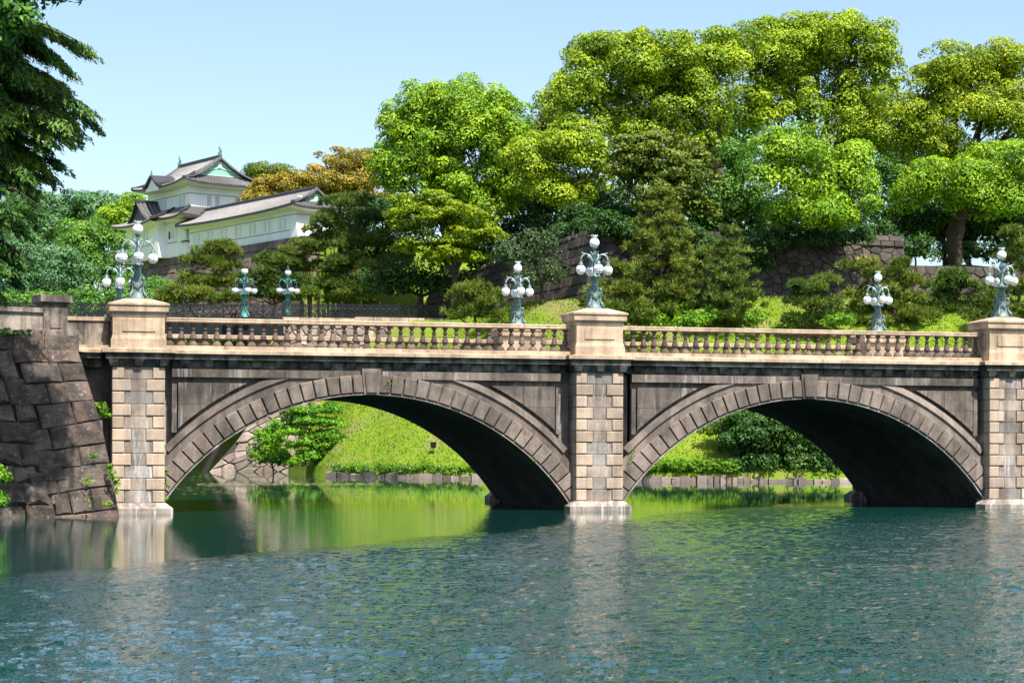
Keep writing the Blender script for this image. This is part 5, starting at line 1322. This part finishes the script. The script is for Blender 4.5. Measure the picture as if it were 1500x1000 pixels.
# ---------------- pines
PG = 'cloud pruned pines'
pine('pine_tree', 'spreading cloud pruned pine in front of the castle wing', [(318,362,34,14),(288,385,26,12),(335,388,32,12),(275,408,28,10),(310,412,38,11),(350,412,26,11),(345,370,16,10)], 176, 345, 446, 41, 'pine_y', group=PG)
pine('pine_tree', 'massive dark cloud pruned pine hiding the end of the castle wing', [(498,298,36,20),(478,325,42,20),(535,318,30,18),(452,360,48,20),(515,352,48,18),(555,350,30,16),(428,388,46,18),(500,390,52,18),(572,385,36,16),(455,415,52,16),(530,418,52,16),(590,412,22,14),(500,436,50,12)], 174, 500, 448, 42, 'pine', group=PG, trunk=0.35)
pine('pine_tree', 'bushy pine below the castle wing, behind the umbrella lamps', [(400,378,26,14),(378,402,32,14),(412,408,30,12),(390,428,40,12),(365,432,24,10),(435,432,30,10)], 170, 400, 448, 43, 'pine', group=PG)
pine('pine_tree', 'low pine thicket at the foot of the castle platform', [(262,428,28,10),(300,434,36,10),(335,438,30,8),(240,438,22,8)], 168, 300, 448, 44, 'pine_y', group=PG)
pine('pine_tree', 'small round clipped pine rising over the balustrade by the railing end', [(697,425,28,10),(678,442,24,11),(716,440,26,12),(697,455,40,14),(668,460,18,8),(730,460,16,8)], 151, 700, 492, 45, 'pine_y', 44, group=PG)
cone_pine('tall upright pine beside the middle bridge lamp', 968, 262, 490, 72, 146, 46, 'pine_y', 'upright young pines on the slope', 0.46)
cone_pine('thin upright pine in front of the rubble wall', 1066, 330, 490, 56, 144, 47, 'pine', 'upright young pines on the slope', 0.42)
pine('pine_tree', 'bushy pine behind the middle bridge pedestal', [(905,398,24,14),(888,420,24,14),(920,425,30,14),(900,448,42,14),(930,465,40,12),(880,468,28,10),(862,440,12,12)], 141, 905, 492, 48, 'pine_y', 40, group=PG)
pine('pine_tree', 'open layered pine on the slope under the rubble wall', [(1208,412,20,8),(1188,425,30,9),(1165,420,18,7),(1210,440,24,8),(1180,448,34,9),(1205,465,36,9),(1165,470,24,8)], 142, 1197, 492, 49, 'pine', 40, group=PG)
pine('pine_tree', 'wide spreading pine reaching over the squared wall corner', [(1262,392,24,8),(1290,400,34,9),(1318,384,22,8),(1338,412,30,10),(1300,422,40,11),(1258,428,22,9),(1330,440,42,12),(1278,448,34,11),(1345,465,40,11),(1290,470,44,10)], 144, 1300, 492, 50, 'pine_y', 38, group=PG)
pine('pine_tree', 'dark rounded pine in front of the lower grassed wall', [(1395,408,34,13),(1425,420,28,12),(1375,428,28,12),(1408,440,42,13),(1375,455,34,11),(1430,460,36,12),(1400,474,46,9)], 145, 1400, 492, 51, 'pine', 40, group=PG)
pine('pine_tree', 'tall yellowish pine behind the last bridge lamp', [(1478,342,20,12),(1492,362,24,12),(1470,376,18,9),(1495,392,28,14),(1460,415,18,10),(1490,420,30,13),(1470,445,32,12),(1505,452,30,14),(1480,468,36,9)], 139, 1490, 492, 52, 'pine_y', 42, group=PG)
# ---------------- bank planting seen through the arches and over the balustrade
UG = 'bushes along the moat bank'
broadleaf('maple_tree', 'fresh green maple with flat sprays leaning over the moat', [(440,604,28,9),(468,600,26,8),(482,620,22,8),(450,618,30,9),(430,632,18,8),(470,640,28,9),(448,650,24,8),(488,652,16,7),(462,668,26,9),(440,676,20,10)], 146, 466, 'maple_green', seed=60, clump=0.5, dens=230, leaf=0.1, flat=0.45, trunk=0.14)
broadleaf('bush', 'dense green bush at the foot of the pale revetment wall', [(398,648,22,24),(385,668,16,18),(412,672,24,18),(402,628,14,12)], 149, 400, 'maple_green', seed=61, clump=0.5, dens=200, leaf=0.1, trunk=0.08, cat='bush')
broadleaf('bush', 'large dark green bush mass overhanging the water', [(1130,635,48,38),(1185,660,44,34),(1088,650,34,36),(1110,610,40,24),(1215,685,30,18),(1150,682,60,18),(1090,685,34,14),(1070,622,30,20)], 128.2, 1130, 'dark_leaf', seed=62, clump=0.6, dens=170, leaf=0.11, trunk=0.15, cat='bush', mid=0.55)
broadleaf('bush', 'small yellowish pine bush on the bank at the edge of the dark bush', [(1045,632,24,9),(1062,618,20,8)], 129.5, 1055, 'pine_y', seed=63, clump=0.4, dens=200, leaf=0.1, trunk=0.08, cat='bush')
rb_ = random.Random(3)
for i in range(13):
    u = 496 + i * 16.5 + rb_.uniform(-5, 5); zc = float(bank(XC(u, 134)))+ 0.25; v = 686 + (u - 500) * 0.02 + rb_.uniform(-3, 2)
    broadleaf('bush', 'low leafy bush along the stone edge of the grass bank', [(u, v, 11 + rb_.uniform(-2, 3), 6.5), (u + 6, v + 3, 8, 5)], zc, u, 'ivy' if i % 3 else 'mid_leaf', seed=80 + i, group=UG, clump=0.32, dens=240, leaf=0.075, trunk=0.03, cat='bush')
for i in range(9):
    u = 940 + i * 17 + rb_.uniform(-4, 4); zc = float(bank(XC(u, 129))) + 0.1; v = 687 + rb_.uniform(-3, 2)
    broadleaf('bush', 'ivy bush spilling over the low stone edge before the dark bush mass', [(u, v, 12, 9), (u + 7, v - 5, 9, 7)], zc, u, 'ivy', seed=100 + i, group=UG + ' by the second arch', clump=0.32, dens=240, leaf=0.075, trunk=0.03, cat='bush')
for i, (u, v, ru, rv, zc) in enumerate(((985,452,26,14,145),(1008,440,18,12,146),(1035,465,24,14,143),(950,470,20,10,142),(1010,472,26,10,141),(1230,470,20,9,140),(1110,465,18,8,142))):
    broadleaf('bush', ['bright green bush between the two upright pines', 'bright green bush against the rubble wall foot', 'bright green bush right under the thin upright pine', 'bright green bush at the tall upright pine foot', 'bright bush just above the balustrade between the upright pines', 'bright bush beside the open layered pine', 'bright bush on the open grass under the rubble wall'][i], [(u, v, ru, rv), (u - 10, v + 5, ru * .7, rv * .7)], zc, u, 'ivy', seed=120 + i, clump=0.4, dens=150, leaf=0.1, trunk=0.04, cat='bush')
# ---------------- small plants rooted in the near walls
def tuft_plant(label, pts, seed, leaf=0.05, mat='ivy', name='wall_plant'):
    rng = np.random.default_rng(seed); lob = pts; org = np.array(lob[0][0])
    t = thing(name, tuple(org), label, 'plant', 'plants rooted in the bridge and abutment')
    link('foliage', crown_mesh('foliage', lob, org, leaf, 900, 0.12, seed, mid=0.5, fill=1.0, sat=0), M[mat], t)
    mb = MB(); 
    for c, r in lob: limb(mb, org + np.array((0, 0.05, -r[2])), np.array(c) + np.array((0, 0.02, 0)), 0.012, 0.006, rng, 3)
    mb.build('stem', M['bark'], t, org)
def pl_px(l, zc, dep=0.6): return lobes_px(l, zc, dep)
tuft_plant('largest leafy plant in the gap between abutment and first pier', pl_px([(148,600,8,9),(152,608,7,6),(143,594,5,5)], 68.3), 140)
tuft_plant('trailing ivy running down the abutment edge beside the first pier', pl_px([(161,683,4,5),(163,697,6,7),(168,708,5,6),(170,720,3,8)], 66.7), 141)
tuft_plant('small plant under the trailing ivy on a corner block', pl_px([(128,704,5,7)], 66.3), 142, 0.04)
tuft_plant('low spreading plant just above the abutment waterline', pl_px([(152,737,7,4),(156,739,5,3)], 66.2), 143, 0.04)
tuft_plant('tiny plant on the edge of a corner block', pl_px([(136,669,4,4)], 66.7), 144, 0.035)
tuft_plant('tiny plant low on the abutment corner beside the spreading plant', pl_px([(131,734,3,4)], 66.0), 145, 0.03)
tuft_plant('yellow green ivy at the foot of the first arch beside the pier', pl_px([(242,690,2.5,10),(243,712,3,9),(240,730,3,4)], 69.6, 0.3), 146, 0.04)
for u, v, s_ in ((779, 674, 8), (557, 565, 9), (921, 672, 10), (928, 662, 11)):
    p = P(u, v, 73.5 if u < 800 else 74.2 if u > 900 else 71.7)
    tuft_plant({8: 'little weed sprouting low between voussoirs of the first arch', 9: 'little weed sprouting near the crown of the first arch', 10: 'little weed at the foot of the second arch', 11: 'second little weed just above the foot of the second arch'}[s_], [(np.array((p[0], 0.36, p[2])), (0.06, 0.04, 0.06))], 150 + s_, 0.03)
tuft_plant('green shoots growing on the dark kerb below the parapet', pl_px([(u, 489 - (u % 3), 6, 4) for u in (3, 12, 22, 33, 42)] , 65.8), 165, 0.06, 'mid_leaf', 'kerb_plant')
broadleaf('bush', 'leafy green bush at the waterline in front of the abutment', [(-12,702,16,16),(-6,736,14,12),(-28,735,20,20)], 60.5, -25, 'maple_green', seed=170, base=W(XC(-30, 60.5), 60.5, -0.05), clump=0.3, dens=420, leaf=0.07, trunk=0.03, cat='bush')

# ---------------- big cedar and a leafy tree over the abutment, at the picture's left edge
def cedar():
    rng = np.random.default_rng(5); zc = 60.5; org = W(XC(-75, zc), zc, 5.6); top = P(-60, -260, zc)
    t = thing('cedar_tree', tuple(org), 'tall cedar with drooping dark green sprays beside the abutment', 'tree')
    mb = MB(); limb(mb, org - np.array((0, 0, .3)), top, 0.42, 0.1, rng, 10, 0.01)
    C = []; D = []; Nn = []; S_ = []; T = []
    tips = [(138,172),(128,150),(118,185),(95,140),(88,232),(78,255),(60,205),(40,118),(70,105),(60,165),(30,225),(45,275),(20,165),(92,118),
            (60,300),(35,330),(40,375),(10,300),(15,370),(20,400),(0,240),(-10,120),(0,60),(30,95),(130,66),(85,78),(15,20),(50,40),(100,96)]
    for (u, v) in tips:
        for rep in range(3):
            dz = rng.uniform(-2.2, 2.2); e = P(u - rep * rng.uniform(5, 40), v + rep * rng.uniform(-18, 26), zc + dz)
            fz = e[2] + rng.uniform(0.0, 1.0); fr = np.clip((fz - org[2]) / (top[2] - org[2]), 0.05, 0.97); s0 = org + (top - org) * fr
            n = 9; pts = []; L = np.linalg.norm(e - s0)
            for i in range(n + 1):
                k = i / n; pts.append(s0 + (e - s0) * k + np.array((0, 0, 0.10 * L * math.sin(math.pi * k) - 0.08 * L * max(0, k - .7))))
            mb.tube(pts, [0.07 * (1 - .8 * i / n) for i in range(n + 1)], 5)
            pts = np.array(pts); bt = 0.45 + 0.15 * rng.normal()
            for i in range(2, n + 1):
                nb = 7 if i < n else 12
                ax = unit(pts[i] - pts[i - 1])
                for j in range(nb):
                    lat = unit(np.cross(ax, (0, 0, 1))) * rng.choice((-1, 1)); k = rng.uniform()
                    p0 = pts[i - 1] + (pts[i] - pts[i - 1]) * k; q = unit(ax * rng.uniform(.3, 1.2) + lat * rng.uniform(0.1, 1.0)) * rng.uniform(0.35, 0.85) * (1.15 - 0.4 * i / n)
                    m = 21; f = rng.uniform(0, 1, m); c = p0 + q * f[:, None] + np.array((0, 0, -1)) * (f ** 1.6 * 0.2 + rng.uniform(0, 0.16, m))[:, None] + rng.normal(size=(m, 3)) * 0.035
                    C.append(c); D.append(unit(np.repeat(unit(q)[None], m, 0) + np.array((0, 0, -0.45)) + 0.5 * rng.normal(size=(m, 3))))
                    Nn.append(unit(rng.normal(size=(m, 3)) * 0.5 + np.array((0, 0, 0.8)) + np.array((0.1, -0.5, 0)))); S_.append(0.1 * rng.uniform(.7, 1.3, m)); T.append(bt + 0.22 * (f - 0.4) + 0.1 * rng.normal(size=m))
    mb.build('trunk', M['bark'], t, org)
    C, D, Nn, S_, T = map(np.concatenate, (C, D, Nn, S_, T))
    Nn = unit(Nn - D * (Nn * D).sum(1, keepdims=True))
    v, f, tt = leaves(C, Nn, S_, T, rng, 0.26, D)
    link('crown', np_mesh('crown', v - org, f, tt), M['cedar'], t)
cedar()
broadleaf('oak_tree', 'dark leafy tree crown reaching over the cedar top', [(40,-22,44,32),(88,-14,30,24),(10,25,40,36),(-30,60,40,60),(172,-70,36,44),(214,-84,26,44),(185,-150,46,44),(165,-215,54,40),(208,-215,30,44),(118,-190,44,50),(115,-110,34,40),(60,-80,50,40)], 57.6, -110, 'mid_leaf', seed=181, base=W(XC(-140, 58.5), 58.5, 5.6), clump=0.5, dens=200, leaf=0.1, trunk=0.25, back=0.9, fill=2.0, fork=P(-70, -150, 58.0))

# ---------------- grass on the slopes, stones along the water's edge, floating algae
def grass():
    rng = np.random.default_rng(9); n = 80000
    u = rng.uniform(-15, 42, n); o = rng.uniform(0.15, 25, n); zc = bank(u) + o; g = ground(u, zc)
    ok = (o < 24) & (zc < np.where(u < -8, 162, np.interp(u, *WALL_LINE) + 0.2)); 
    # the strip of lawn on the lower wall
    u2 = rng.uniform(30.6, 50, 5000); zc2 = np.interp(u2, *WALL_LINE) + rng.uniform(1.4, 4, 5000); g2 = ground(u2, zc2)
    u = np.concatenate([u[ok], u2]); zc = np.concatenate([zc[ok], zc2]); g = np.concatenate([g[ok], g2]); n = len(u)
    c = np.stack([CAM[0] + CY * u + SY * zc, CAM[1] - SY * u + CY * zc, g - 0.03], 1)
    d = unit(rng.normal(size=(n, 3)) * np.array((0.5, 0.5, 0.15)) + np.array((0, 0, 1))); h = rng.uniform(0.08, 0.24, n)
    side = unit(np.cross(d, rng.normal(size=(n, 3)))) * (h * 0.3)[:, None]
    v = np.stack([c - side, c + side, c + d * h[:, None]], 1).reshape(-1, 3)
    pa_ = np.sin(u * 0.55 + 1.3 * np.sin(zc * 0.4)) * np.sin(zc * 0.5 + np.sin(u * 0.9)) + 0.6 * np.sin(u * 1.7 + zc * 0.9)
    t = np.repeat(0.48 + 0.17 * pa_ + 0.16 * rng.normal(size=n), 3)
    o = link('grass', np_mesh('grass', v, np.arange(n * 3, dtype=np.int32).reshape(n, 3), t), M['grass'])
    tag(o, 'bright green grass covering the moat bank and the wall tops', 'grass', None, 'stuff')
grass()
def edging(u0, u1, label, seed, h=0.55):
    r = random.Random(seed); a = W(XC(u0, bank(XC(u0, 133))), float(bank(XC(u0, 133))), 0); t = thing('bank_edging', tuple(a), label, 'kerb', 'stone edgings of the moat bank')
    u = u0
    while u < u1:
        w = r.uniform(8, 19); z0 = float(bank(XC(u, 131))) - 0.3 + r.uniform(-.12, .05); z1 = float(bank(XC(u + w, 131))) - 0.3 + r.uniform(-.12, .05)
        p, q = W(XC(u, z0), z0, 0) - a, W(XC(u + w - 1.2, z1), z1, 0) - a; hh = h * r.uniform(.6, 1.25)
        n_ = cdir(np.array((0, 1.0, 0))) * 0.5
        vs = [p, q, q + n_, p + n_]; top = [x + np.array((r.uniform(-.06, .06), r.uniform(-.05, .1), hh + r.uniform(-.08, .08))) for x in vs]
        vs = [x - np.array((0, 0, .4)) for x in vs]
        MB().add([tuple(x) for x in vs + top], [(0, 1, 5, 4), (1, 2, 6, 5), (2, 3, 7, 6), (3, 0, 4, 7), (4, 5, 6, 7)]).build('edge_stone', M['rubble_pale'], t)
        u += w
edging(478, 720, 'low broken stone edging below the grass slope beyond the first arch', 5, 0.24)
edging(925, 1100, 'low stone edging below the ivy beyond the second arch', 6, 0.3)
edging(1100, 1560, 'low stone edging under the dark bush mass beyond the second arch', 7, 0.25)
def algae():
    rng = np.random.default_rng(4); C = []
    for (u0, u1, v0, v1, n) in ((290, 560, 707, 711, 900), (280, 430, 693, 703, 350), (330, 600, 716, 722, 120), (430, 700, 700, 706, 200), (260, 360, 713, 722, 90)):
        for _ in range(n):
            u, v = rng.uniform(u0, u1), rng.normal((v0 + v1) / 2, (v1 - v0) / 3)
            zc = CAM[2] * F_PX / max(v - HOR - (u - 750) * ROLL, 8); C.append(W(XC(u, zc), zc, 0.012))
    C = np.array(C); n = len(C); s = rng.uniform(0.05, 0.2, n)
    nn = unit(np.tile((0, 0, 1.0), (n, 1)) + 0.02 * rng.normal(size=(n, 3)))
    v, f, t = leaves(C, nn, s, 0.5 + 0.2 * rng.normal(size=n), rng, 0.8); v[:, 2] = 0.012 + 0.004 * rng.random(len(v))
    tag(link('floating_algae', np_mesh('floating_algae', v, f, t), M['algae']), 'yellowish flecks of algae floating under the first arch', 'algae', None, 'stuff')
algae()
